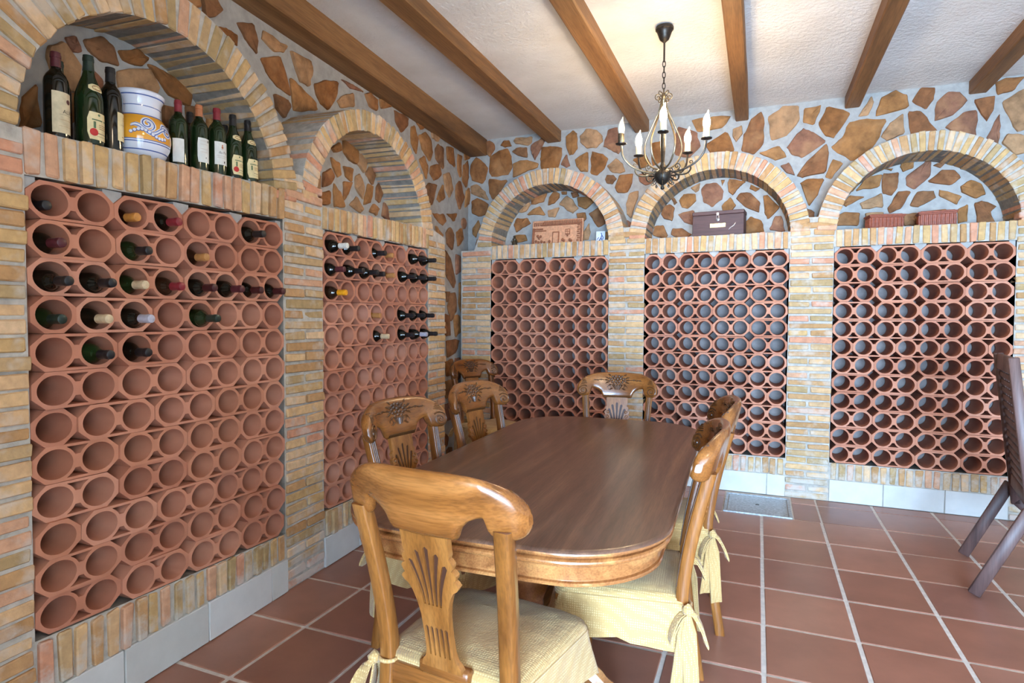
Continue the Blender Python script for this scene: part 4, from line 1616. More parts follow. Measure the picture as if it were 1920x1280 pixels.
def pr6(mb):
    wrapped_disc(pf6, A - .05, .122, .006, mb, 2, sx=.8)
    wrapped_disc(pf6, A - .05, .131, .0035, mb, 2)
    wrapped_bar(pf6, A - .05, .113, .010, .0015, mb, 2)
    wrapped_text(pf6, 'du Pel', .0165, A + .05, .094, mb, 0)
    wrapped_bar(pf6, A, .084, .055, .0007, mb, 1)
    wrapped_bar(pf6, A, .076, .050, .0007, mb, 1)
    wrapped_bar(pf6, A + .2, .058, .006, .009, mb, 0)
    return ['ink_dark', 'ink_brown', 'cap_copper']


label_part(e, pf6, 'paper_white', A - .92, A + .92, .045, .146, prints=pr6)
bottle('brown bottle hidden behind the red capped bottle on the left shelf', 'bord', 'glass_brown', 'cap_tan', stand(2.045, .178, 0, .93), SHELF_GROUP)
e, pf = bottle('green bottle with torn crest label and red seal, second from the right end', 'burg', 'glass_green', 'cap_black', stand(2.062, .060, -4, .97), SHELF_GROUP)
crest_label(e, pf)
bottle('dark bottle hidden behind the torn label bottle on the left shelf', 'bord', 'glass_black', 'cap_black', stand(2.138, .180, 0, .92), SHELF_GROUP)
e, pf = bottle('green bottle with clean crest label at the right end of the shelf', 'burg', 'glass_green', 'cap_black', stand(2.150, .050, -8, .95, -1.5), SHELF_GROUP)
crest_label(e, pf, seal=False)

# ------------------------------------------------------------------ things on the far shelves
SZB = 1.81 * S + .004
t = empty('house_plaque')
t.matrix_world = FB @ Matrix.Translation((-1.740, .135, SZB)) @ Matrix.Rotation(radians(-3), 4, 'Z') @ Matrix.Rotation(radians(-7), 4, 'X')
tag(t, 'carved clay relief plaque of a country house leaning in the left niche', 'plaque')
w, h = .50, .232
MB().bevbox((0, .012, h / 2), (w, .024, h), .003).build('plaque_board', M['relief'], t)
mb = MB()
mb.bevbox((.03, -.006, h - .048), (w - .12, .016, .012), .002)
for i in range(23):
    x = -.13 + i * .0165
    mb.tube([(x, -.004, h - .012), (x, -.014, h - .05)], .0062, 6)
for i in range(5):
    mb.tube([(-.225 + i * .02, -.004, h - .02), (-.225 + i * .02, -.010, h - .052)], .007, 6)
mb.build('tiled_roof', M['relief_dark'], t)
mb = MB()
mb.bevbox((-.010, -.004, .060), (.066, .010, .118), .002)
mb.build('door_frame', M['relief_dark'], t)
mb = MB()
mb.bevbox((-.010, -.010, .055), (.046, .006, .104), .0015)
mb.build('door_panel', M['relief'], t)
f = MB().bevbox((.105, -.004, .112), (.046, .010, .052), .002).build('window_frame', M['relief_dark'], t)
mb = MB()
for i in (-1, 1):
    for j in (-1, 1):
        mb.bevbox((.105 + i * .010, -.010, .112 + j * .011), (.015, .004, .016), .001)
mb.build('pane', M['relief'], f)
mb = MB()
for (x, z, r) in ((.105, .078, .009), (.06, .04, .014), (.075, .03, .012), (.13, .035, .013), (.145, .028, .011), (-.07, .03, .013), (-.12, .022, .012), (-.15, .03, .013), (-.18, .025, .012), (-.205, .035, .012), (-.16, .08, .012), (-.19, .085, .013), (-.175, .065, .012)):
    vs, fs = tube_geo([(x, 0, z - r), (x, -.004, z - r * .5), (x, -.006, z), (x, -.004, z + r * .5), (x, 0, z + r)], [r * .3, r * .85, r, r * .85, r * .3], 7)
    mb.add(vs, fs)
mb.build('flower_pots', M['relief_dark'], t)['kind'] = 'stuff'
mb = MB()
mb.bevbox((-.19, -.006, .150), (.10, .014, .012), .002)
mb.bevbox((-.165, -.008, .132), (.12, .012, .008), .002)
mb.bevbox((-.235, -.005, .08), (.022, .012, .16), .002)
mb.bevbox((.235, -.005, .10), (.016, .012, .20), .002)
for i in range(9):
    mb.bevbox((.205 + .006 * (i % 2), -.003, .03 + i * .02), (.024, .010, .012), .002)
mb.build('wall_relief', M['relief_dark'], t)

t = empty('ceramic_tile')
t.matrix_world = FB @ Matrix.Translation((-1.335, .17, SZB)) @ Matrix.Rotation(radians(8), 4, 'Z') @ Matrix.Rotation(radians(-10), 4, 'X')
tag(t, 'small white tile with a blue figure leaning beside the house plaque', 'tile')
MB().bevbox((0, .005, .055), (.082, .010, .108), .002).build('tile_body', M['white_tile'], t)
mb = MB()
for pts in ([(.005, .092), (.012, .07), (.004, .045), (-.012, .02)], [(.012, .07), (.024, .05), (.02, .03)], [(.004, .045), (.016, .02)], [(-.02, .07), (.005, .078)], [(-.03, .03), (-.015, .05)]):
    mb.tube([(x, -.0005, z) for x, z in pts], [.004] * len(pts), 5)
mb.build('painted_figure', M['blue_paint'], t)

t = empty('figurine')
t.matrix_world = FB @ Matrix.Translation((-2.185, .20, SZB))
tag(t, 'tiny dark figurine on a light base at the left end of the plaque niche', 'figurine')
mb = MB()
mb.lathe([(0, .014), (.022, .014), (.026, .02), (.024, .045), (.017, .06), (.021, .072), (.018, .082), (.008, .086), (.013, .095), (.011, .106), (0, .112)], 12)
mb.tube([(.018, -.005, .065), (.032, -.012, .05), (.022, -.022, .04)], [.007, .006, .005], 6)
mb.tube([(-.018, -.005, .065), (-.03, -.012, .05), (-.02, -.022, .045)], [.007, .006, .005], 6)
mb.build('figure', M['fig_dark'], t)
MB().bevbox((0, -.004, .007), (.06, .05, .014), .002).build('base_block', M['paper_cream'], t)

t = empty('wine_case')
t.matrix_world = FB @ Matrix.Translation((-.317, .135, SZB + .002)) @ Matrix.Rotation(radians(-5), 4, 'Z')
tag(t, 'dark wooden wine case with a brass plate on the middle far shelf', 'wine case')
w, d, h = .402, .17, .200
MB().bevbox((0, 0, h * .42), (w, d, h * .84), .003).build('case_body', M['case'], t)
MB().bevbox((0, 0, h * .92), (w + .006, d + .006, h * .15), .004).build('lid', M['case'], t)
lt = MB().bevbox((0, -d / 2 - .004, h * .86), (.022, .006, .026), .002).build('latch', M['grey_metal'], t)
mb = MB()
mb.tube([(-.008, -d / 2 - .006, h * .80), (-.01, -d / 2 - .008, h * .68), (0, -d / 2 - .008, h * .62), (.01, -d / 2 - .008, h * .68), (.008, -d / 2 - .006, h * .80)], .0022, 6)
mb.lathe([(0, 0), (.012, .001), (.014, .003), (.008, .006), (0, .007)], 12, mtx=Matrix.Translation((0, -d / 2, h * .64)) @ Matrix.Rotation(radians(90), 4, 'X'))
mb.build('hasp', M['grey_metal'], lt)
MB().bevbox((.0, -d / 2 - .0015, h * .40), (.122, .003, .034), .001).build('name_plate', M['brass'], t)
mb = MB()
vs, fs = tube_geo([(.085, -d / 2 - .001, h * .20), (.10, -d / 2 - .001, h * .28), (.125, -d / 2 - .001, h * .36), (.14, -d / 2 - .001, h * .48)], [.002, .004, .004, .001], 6)
mb.add(vs, fs)
mb.build('faded_print', M['grey_metal'], t)


def clay_box(u, y, rot, w, h, d, label):
    t = empty('clay_box')
    t.matrix_world = FB @ Matrix.Translation((u, y, SZB)) @ Matrix.Rotation(radians(rot), 4, 'Z')
    tag(t, label, 'box', 'red clay boxes on the right far shelf')
    mb = MB()
    mb.bevbox((0, 0, h * .42), (w - .018, d - .018, h * .70), .002)
    n = 9
    for i in range(n):
        x = -w / 2 + .016 + (w - .032) * i / (n - 1)
        mb.tube([(x, -d / 2 + .007, h * .10), (x, -d / 2 + .005, h * .4), (x, -d / 2 + .007, h * .74)], [.006, .0075, .006], 6)
    for i in range(4):
        yy = -d / 2 + .02 + (d - .04) * i / 3
        for s in (-1, 1):
            mb.tube([(s * (w / 2 - .007), yy, h * .10), (s * (w / 2 - .005), yy, h * .4), (s * (w / 2 - .007), yy, h * .74)], [.006, .0075, .006], 6)
    mb.build('ribbed_body', M['red_clay'], t)
    MB().bevbox((0, 0, h * .04), (w, d, h * .10), .003).build('base_rim', M['red_clay'], t)
    mb = MB()
    mb.bevbox((0, 0, h * .81), (w, d, h * .10), .003)
    mb.bevbox((0, 0, h * .90), (w + .012, d + .012, h * .10), .003)
    mb.bevbox((0, 0, h * .97), (w - .02, d - .02, h * .06), .003)
    mb.build('lid', M['red_clay'], t)


clay_box(.868, .145, 10, .235, .108, .12, 'left of the two red ribbed clay boxes in the right far niche')
clay_box(1.196, .135, -4, .232, .112, .12, 'right of the two red ribbed clay boxes in the right far niche')

# ------------------------------------------------------------------ chandelier
CX, CY = -.542, 3.643
t = empty('chandelier')
t.location = (-.560, 3.763, CEIL + .003 - 3.108 * 1.033)     # hung from the ceiling
t.scale = (1.033,) * 3
tag(t, 'wrought iron chandelier with five candle bulbs hanging over the table', 'chandelier')
MB().lathe([(0, 3.108), (.050, 3.108), (.053, 3.100), (.052, 3.090), (.046, 3.086), (.040, 3.070), (.033, 3.050), (.026, 3.034), (.016, 3.026), (.008, 3.018), (0, 3.016)], 28).build('canopy', M['iron'], t, angle=40)
MB().tube([(0, 0, 3.02), (0, 0, 2.905)], .0055, 8).build('rod', M['iron'], t)
zz = 2.912
for k in range(6):
    hl = .036
    path = []
    for i in range(17):
        a = 2 * pi * i / 16
        path.append((.0085 * cos(a), 0, zz - hl / 2 + hl * .55 * sin(a)))
    o = MB().tube(path, .0026, 6, caps=False).build('chain_link', M['iron'], t)
    o.rotation_euler = (0, 0, radians(20 + 90 * (k % 2)))
    zz -= .032
TOP = 2.715
MB().lathe([(0, TOP + .012), (.006, TOP + .01), (.012, TOP), (.014, TOP - .012), (.010, TOP - .02), (.016, TOP - .03), (.012, TOP - .045), (.007, TOP - .06), (0, TOP - .062)], 14).build('crown', M['bronze'], t)
cdir = atan2(-CY, -CX)
for k in range(5):
    a = cdir + 2 * pi * k / 5
    rd = Vector((cos(a), sin(a), 0))
    up = Vector((0, 0, 1))
    mb = MB()
    p = smooth_path([rd * .006 + up * (TOP + .008), rd * .024 + up * (TOP + .022), rd * .030 + up * (TOP + .006), rd * .018 + up * (TOP - .002)], 5)
    mb.tube(p, .003, 6)
    mb.tube(spiral(rd * .034 + up * (TOP - .018), .020, .004, pi / 2, -1.25, rd, up, 20), .003, 6)
    mb.build('crown_scroll', M['bronze'], t)
    b_ = a + pi / 5
    rb = Vector((cos(b_), sin(b_), 0))
    p = smooth_path([rb * .010 + up * 2.69, rb * .028 + up * 2.62, rb * .072 + up * 2.53, rb * .110 + up * 2.44, rb * .108 + up * 2.365, rb * .070 + up * 2.305, rb * .020 + up * 2.278], 6)
    MB().tube(p, .0055, 7).build('cage_bar', M['bronze'], t)
MB().lathe([(0, 2.70), (.007, 2.69), (.007, 2.55), (.013, 2.52), (.016, 2.46), (.015, 2.40), (.011, 2.34), (.013, 2.31), (.020, 2.30), (.022, 2.288), (.012, 2.28), (0, 2.275)], 14).build('stem', M['iron'], t)
MB().lathe([(0, 2.288), (.020, 2.282), (.040, 2.270), (.049, 2.250), (.047, 2.228), (.036, 2.208), (.020, 2.194), (.009, 2.186), (.008, 2.180), (.012, 2.172), (.010, 2.164), (0, 2.158)], 24).build('finial', M['iron'], t, angle=60)
for k in range(5):
    a = cdir + 2 * pi * k / 5
    rd, up = Vector((cos(a), sin(a), 0)), Vector((0, 0, 1))
    arm = MB().tube(smooth_path([rd * .020 + up * 2.272, rd * .070 + up * 2.258, rd * .130 + up * 2.268, rd * .195 + up * 2.298, rd * .240 + up * 2.350, rd * .252 + up * 2.418], 6), .0062, 8)
    arm.tube(spiral(rd * .086 + up * 2.288, .020, .004, -pi / 2, 1.3, rd, up, 18), .003, 6)
    arm.tube(spiral(rd * .165 + up * 2.300, .014, .003, -pi / 2, 1.2, rd, up, 16), .0026, 6)
    arm.tube(smooth_path([rd * .062 + up * 2.256, rd * .10 + up * 2.238, rd * .145 + up * 2.240, rd * .165 + up * 2.262, rd * .160 + up * 2.282], 5), .005, 6)
    arm.tube(spiral(rd * .075 + up * 2.222, .022, .004, pi / 2, -1.3, rd, up, 18), .003, 6)
    arm.tube(spiral(rd * .058 + up * 2.190, .011, .003, pi / 2, -1.2, rd, up, 14), .0025, 6)
    ao = arm.build('arm', M['bronze'] if k in (0, 4) else M['iron'], t)
    base = rd * .252
    MB().lathe([(0, 2.412), (.012, 2.414), (.031, 2.420), (.032, 2.424), (.028, 2.426), (0, 2.424)], 20, mtx=Matrix.Translation(base)).build('drip_pan', M['iron'], ao)
    MB().lathe([(.0175, 2.424), (.0185, 2.428), (.0180, 2.478), (.0165, 2.481), (0, 2.481)], 16, mtx=Matrix.Translation(base)).build('candle_sleeve', M['bronze'] if k == 4 else M['sleeve'], ao)
    vs, fs = tube_geo([base + Vector((dx, 0, z)) for dx, z in ((0, 2.478), (0, 2.486), (0, 2.498), (0, 2.512), (0, 2.528), (.001, 2.543), (.003, 2.555), (.006, 2.566), (.009, 2.580))],
                      [.010, .0160, .0195, .0208, .0188, .0140, .0092, .0046, .0012], 14)
    o = MB().add(vs, fs).build('bulb', M['bulb_off'] if k == 4 else M['bulb_lit'], ao, angle=80)
    tag(o, 'unlit flame shaped bulb' if k == 4 else 'lit flame shaped bulb')

# ------------------------------------------------------------------ dining table
t = empty('dining_table')
t.location = (-.800, 2.622, 0)
t.rotation_euler = (0, 0, radians(1.9))
tag(t, 'long dark brown dining table with rounded corners and molded edge', 'table')


def rrect(inset, hw=.545, hl=1.10, r=.30, bow=.025):
    w, l, rr = hw - inset, hl - inset, max(.05, r - inset)
    pts = []
    for (sx, sy, a0) in ((1, 1, 0), (-1, 1, 90), (-1, -1, 180), (1, -1, 270)):
        for i in range(13):
            a = radians(a0 + 90 * i / 12)
            pts.append((sx * (w - rr) + rr * cos(a), sy * (l - rr) + rr * sin(a)))
        if a0 in (0, 180):
            for i in range(1, 8):
                pts.append((sx * (w - rr) * (1 - 2 * i / 8), sy * l))
        else:
            for i in range(1, 12):
                pts.append((sx * w, sy * (l - rr) * (1 - 2 * i / 12)))
    out = []
    for (x, y) in pts:
        k = 1 - min(1, (x / w) ** 2)
        k2 = max(0, (abs(y) - l * .6) / (l * .4))
        out.append((x, y + (1 if y > 0 else -1) * bow * k * k2))
    return out


def rings_mesh(rings, cap_top=False, cap_bot=False):
    mb = MB()
    rows = [[(p[0], p[1], z) for p in rrect(i)] for (i, z) in rings]
    mb.grid(rows, close_u=True)
    if cap_top:
        mb.add(rows[0], [tuple(range(len(rows[0])))])
    if cap_bot:
        mb.add(rows[-1], [tuple(range(len(rows[0])))])
    return mb


rings_mesh([(.016, .7600), (.008, .7590), (.003, .7560), (.001, .7520)], cap_top=True).build('table_top', M['table_top'], t, angle=40)
rings_mesh([(.001, .7520), (.000, .7480), (.002, .7440), (.008, .7410), (.019, .7395), (.0215, .7370), (.0200, .7345), (.010, .7330), (.005, .7290), (.004, .7240), (.006, .7190), (.012, .7150), (.022, .7125), (.027, .7100), (.027, .7075)]).build('edge_molding', M['table_edge'], t, angle=30)
rings_mesh([(.027, .7075), (.031, .7050), (.033, .7000), (.036, .6660), (.042, .6640), (.042, .6615), (.033, .6590), (.030, .6550), (.031, .6505), (.038, .6475), (.048, .6465), (.09, .6465)]).build('apron', M['table_edge'], t, angle=30)
for s in (-1, 1):
    mb = MB()
    mb.lathe([(.06, .10), (.10, .12), (.11, .16), (.085, .22), (.06, .28), (.055, .34), (.085, .42), (.095, .48), (.07, .55), (.085, .60), (.10, .65), (.10, .66)], 20, mtx=Matrix.Translation((0, s * .55, 0)))
    pd = mb.build('pedestal', M['table_edge'], t)
    for sx in (-1, 1):
        p = smooth_path([(sx * .05, s * .55, .17), (sx * .16, s * .55, .15), (sx * .28, s * .55, .07), (sx * .34, s * .55, .032)], 5)
        MB().tube(p, [.045] * 5 + [.038] * 5 + [.032] * (len(p) - 10), 8).build('foot', M['table_edge'], pd)
mb = MB()
mb.bevbox((0, 0, .20), (.06, 1.0, .07), .006)
mb.build('stretcher', M['table_edge'], t)

# ------------------------------------------------------------------ carved oak chairs
BOT = [(0, .857), (.094, .859), (.098, .870), (.108, .892), (.125, .910), (.15, .921), (.172, .924), (.1755, .905), (.180, .886), (.188, .875), (.20, .872), (.235, .872), (.25, .880), (.26, .893), (.2645, .908)]


def crest_bot(x):
    x = abs(x)
    for (a, b), (c, d) in zip(BOT, BOT[1:]):
        if a <= x <= c:
            return lerp(b, d, (x - a) / (c - a))
    return .908


def crest_top(x):
    return .905 + .125 * max(0, 1 - (abs(x) / .2675) ** 3.4) ** .42


def crest_mid(x, z):
    return -.318 + .066 * (abs(x) / .262) ** 2.2 - .24 * (z - .93)


def crest_half(x):
    a = abs(x)
    h = .0190 + .012 * max(0, (a - .16) / .1)
    if a > .238:
        h *= max(.35, sqrt(max(0, 1 - ((a - .238) / .0272) ** 2)))
    return h


def crest_front(x, z):
    b, tp = crest_bot(x), crest_top(x)
    v = (z - b) / max(1e-4, tp - b)
    v = min(1, max(0, v))
    return crest_mid(x, z) + crest_half(x) * sqrt(max(0.02, 1 - (2 * v - 1) ** 6))


def crest_geo():
    xs = sorted(set([-.2645, -.2625, .2645, .2625] + [round(-.258 + .516 * i / 86, 5) for i in range(87)]))
    mb = MB()
    K = 10
    rows = []
    for x in xs:
        b, tp = crest_bot(x), crest_top(x)
        loop = []
        for k in range(K + 1):
            v = k / K
            v = .5 - .5 * cos(pi * v)
            z = lerp(b, tp, v)
            loop.append((x, crest_mid(x, z) + crest_half(x) * max(.0, 1 - (2 * v - 1) ** 6) ** .5, z))
        for k in range(K - 1, 0, -1):
            v = .5 - .5 * cos(pi * k / K)
            z = lerp(b, tp, v)
            loop.append((x, crest_mid(x, z) - crest_half(x) * max(.0, 1 - (2 * v - 1) ** 6) ** .5, z))
        rows.append(loop)
    mb.grid(rows, close_u=True)
    mb.add(rows[0], [tuple(range(len(rows[0])))])
    mb.add(rows[-1], [tuple(range(len(rows[0])))])
    return mb


def blob(mb, c, r, sy=.6, n=7, mat=0):
    """small raised dome on the crest front"""
    prof = [(r, 0), (r * .9, r * .45 * sy), (r * .55, r * .85 * sy), (0, r * sy)]
    mb.lathe(prof, n, mat, mtx=Matrix.Translation(c) @ Matrix.Rotation(radians(-90), 4, 'X'))


def relief_line(mb, pts, r, mat=0):
    mb.tube([(x, crest_front(x, z) + .0005, z) for x, z in pts], r, 5, mat)


def spiral2(cx, cz, r0, r1, a0, turns, n=18):
    return [(cx + lerp(r0, r1, i / n) * cos(a0 + 2 * pi * turns * i / n), cz + lerp(r0, r1, i / n) * sin(a0 + 2 * pi * turns * i / n)) for i in range(n + 1)]


def carving_geo():
    mb = MB()
    rnd = random.Random(4)
    # basket of fruit
    for (x, z, r) in ((0, .985, .013), (-.02, .99, .012), (.02, .99, .012), (-.038, .982, .011), (.038, .982, .011), (-.01, 1.003, .011), (.012, 1.004, .011), (-.03, 1.0, .010), (.032, 1.0, .010),
                      (-.052, .972, .009), (.052, .972, .009), (-.012, .970, .011), (.012, .970, .011), (-.034, .966, .010), (.034, .966, .010), (-.05, .99, .008), (.05, .99, .008), (0, .957, .010), (-.022, .953, .009), (.022, .953, .009)):
        blob(mb, (x, crest_front(x, z) - .001, z), r)
    for i in range(7):
        x = -.03 + .01 * i
        relief_line(mb, [(x, .945), (x * .75, .93), (x * .45, .915)], [.004, .0035, .002])
    relief_line(mb, [(-.036, .946), (0, .943), (.036, .946)], .0035)
    for s in (-1, 1):
        # leaves and tendrils
        for (x0, z0, x1, z1) in ((.055, .985, .082, .998), (.058, .975, .09, .978), (.055, .965, .08, .955), (.045, 1.005, .062, 1.018), (.04, .95, .062, .936), (.03, .925, .05, .912)):
            relief_line(mb, [(s * x0, z0), (s * (x0 + x1) / 2, (z0 + z1) / 2 + .003), (s * x1, z1)], [.003, .006, .001])
        relief_line(mb, [(s * .09, .978), (s * .11, .984), (s * .13, .976), (s * .15, .98), (s * .165, .975)], [.003, .003, .003, .002, .001])
        for x in (.11, .135, .15):
            blob(mb, (s * x, crest_front(s * x, .979) - .001, .979), .006)
        relief_line(mb, [(s * (.055 + .012 * cos(a)), .928 + .012 * sin(a)) for a in [i * .5 for i in range(11)]], .0022)
        # end volutes
        sp = spiral2(.224, .912, .034, .005, pi * .75, -1.9, 30)
        relief_line(mb, [(s * x, z) for x, z in sp], .0042)
        blob(mb, (s * .224, crest_front(.224, .912) - .002, .912), .007)
        for i in range(5):
            z = .955 + i * .008
            relief_line(mb, [(s * (.2 + .004 * i), z + .006), (s * (.222 + .002 * i), z + .003), (s * (.243 - .004 * i), z - .006)], [.002, .003, .001])
    for k in range(3):
        relief_line(mb, [(-.088, .866 + k * .005), (0, .865 + k * .005), (.088, .866 + k * .005)], .0018)
    return mb


SPL0, SPL1 = Vector((0, -.208, .452)), Vector((0, -.300, .872))


def splat_loops():
    half = [(.064, 0), (.064, .030), (.058, .050), (.046, .066), (.041, .085), (.040, .14), (.042, .19), (.048, .225), (.058, .255), (.068, .272), (.080, .280), (.086, .290), (.080, .299), (.074, .303), (.080, .311),
            (.083, .321), (.077, .329), (.070, .332), (.075, .340), (.077, .350), (.071, .358), (.066, .362), (.070, .372), (.070, .385), (.072, .438)]
    out = [(x, z) for x, z in half] + [(-x, z) for x, z in reversed(half)]
    loops = [out]

    def slot(pts, w):
        L, R = [], []
        for i, p in enumerate(pts):
            a, b = Vector(pts[max(0, i - 1)]), Vector(pts[min(len(pts) - 1, i + 1)])
            d = (b - a).normalized()
            n = Vector((-d.y, d.x))
            ww = w * (.45 + .55 * i / (len(pts) - 1))
            L.append((p[0] + n.x * ww, p[1] + n.y * ww))
            R.append((p[0] - n.x * ww, p[1] - n.y * ww))
        e = Vector(pts[-1]) + (Vector(pts[-1]) - Vector(pts[-2])).normalized() * w * .9
        return L + [tuple(e)] + list(reversed(R))
    for k, (xt, zt) in enumerate(((-.052, .338), (-.030, .366), (0, .380), (.030, .366), (.052, .338))):
        xb = (-.024, -.012, 0, .012, .024)[k]
        pts = [(xb + (xt - xb) * (q ** 1.7), lerp(.222, zt, q)) for q in (0, .25, .5, .75, 1)]
        loops.append(slot(pts, .0078))
    for k in range(5):
        x = (k - 2) * .0148
        loops.append(slot([(x, .072), (x, .11), (x, .155)], .0052))
    return loops


def splat_geo():
    vs, fs = plate(splat_loops(), .017)
    X = Vector((1, 0, 0))
    U = (SPL1 - SPL0).normalized()
    Nn = X.cross(U)
    mb = MB()
    mb.add([tuple(SPL0 + X * p[0] + U * p[1] + Nn * p[2]) for p in vs], fs, 0)
    return mb, X, U, Nn


def square_loft(path, secs, b=.22):
    """path of centres with (w,d) sections in XY; chamfered square section"""
    rows = []
    for p, (w, d) in zip(path, secs):
        w, d = w / 2, d / 2
        cw, cd = w * b, d * b
        rows.append([(p[0] + x, p[1] + y, p[2]) for x, y in ((-w + cw, -d), (w - cw, -d), (w, -d + cd), (w, d - cd), (w - cw, d), (-w + cw, d), (-w, d - cd), (-w, -d + cd))])
    mb = MB()
    mb.grid(rows, close_u=True)
    mb.add(rows[0], [tuple(range(8))])
    mb.add(rows[-1], [tuple(range(8))])
    return mb


def seat_outline(grow=0.0, n=10):
    """trapezoid seat, wider at the front, rounded corners; starts at the rear left, runs round the front to the rear right"""
    fw, bw, f, bk, r = .235 + grow, .205 + grow, .215 + grow, -.205, .055
    pts = [(-bw, bk)]
    for i in range(1, 9):
        pts.append((lerp(-bw, -fw, i / 9), lerp(bk, f - r, i / 9)))
    for i in range(n + 1):
        a = pi - (pi / 2) * i / n
        pts.append((-fw + r + r * cos(a), f - r + r * sin(a)))
    for i in range(1, 9):
        x = lerp(-fw + r, fw - r, i / 9)
        pts.append((x, f + .012 * (1 - (x / fw) ** 2)))
    for i in range(n + 1):
        a = pi / 2 - (pi / 2) * i / n
        pts.append((fw - r + r * cos(a), f - r + r * sin(a)))
    for i in range(1, 9):
        pts.append((lerp(fw, bw, i / 9), lerp(f - r, bk, i / 9)))
    pts.append((bw, bk))
    return pts


def ribbon(pts, widths, wdir, thick=.0022):
    """strip of cloth following pts, width along wdir"""
    wdir = Vector(wdir).normalized()
    f, b = [], []
    for i, (p, w) in enumerate(zip(pts, widths)):
        p = Vector(p)
        t = (Vector(pts[min(i + 1, len(pts) - 1)]) - Vector(pts[max(0, i - 1)])).normalized()
        n = t.cross(wdir)
        n = n.normalized() if n.length > 1e-5 else Vector((0, 0, 1))
        fold = .006 * sin(i * .9)
        loop = [p - wdir * w / 2 + n * thick, p + n * (thick + fold), p + wdir * w / 2 + n * thick, p + wdir * w / 2 - n * thick, p - n * (thick - fold), p - wdir * w / 2 - n * thick]
        f.append([tuple(q) for q in loop])
    mb = MB()
    mb.grid(f, close_u=True)
    mb.add(f[0], [tuple(range(6))])
    mb.add(f[-1], [tuple(range(6))])
    return mb


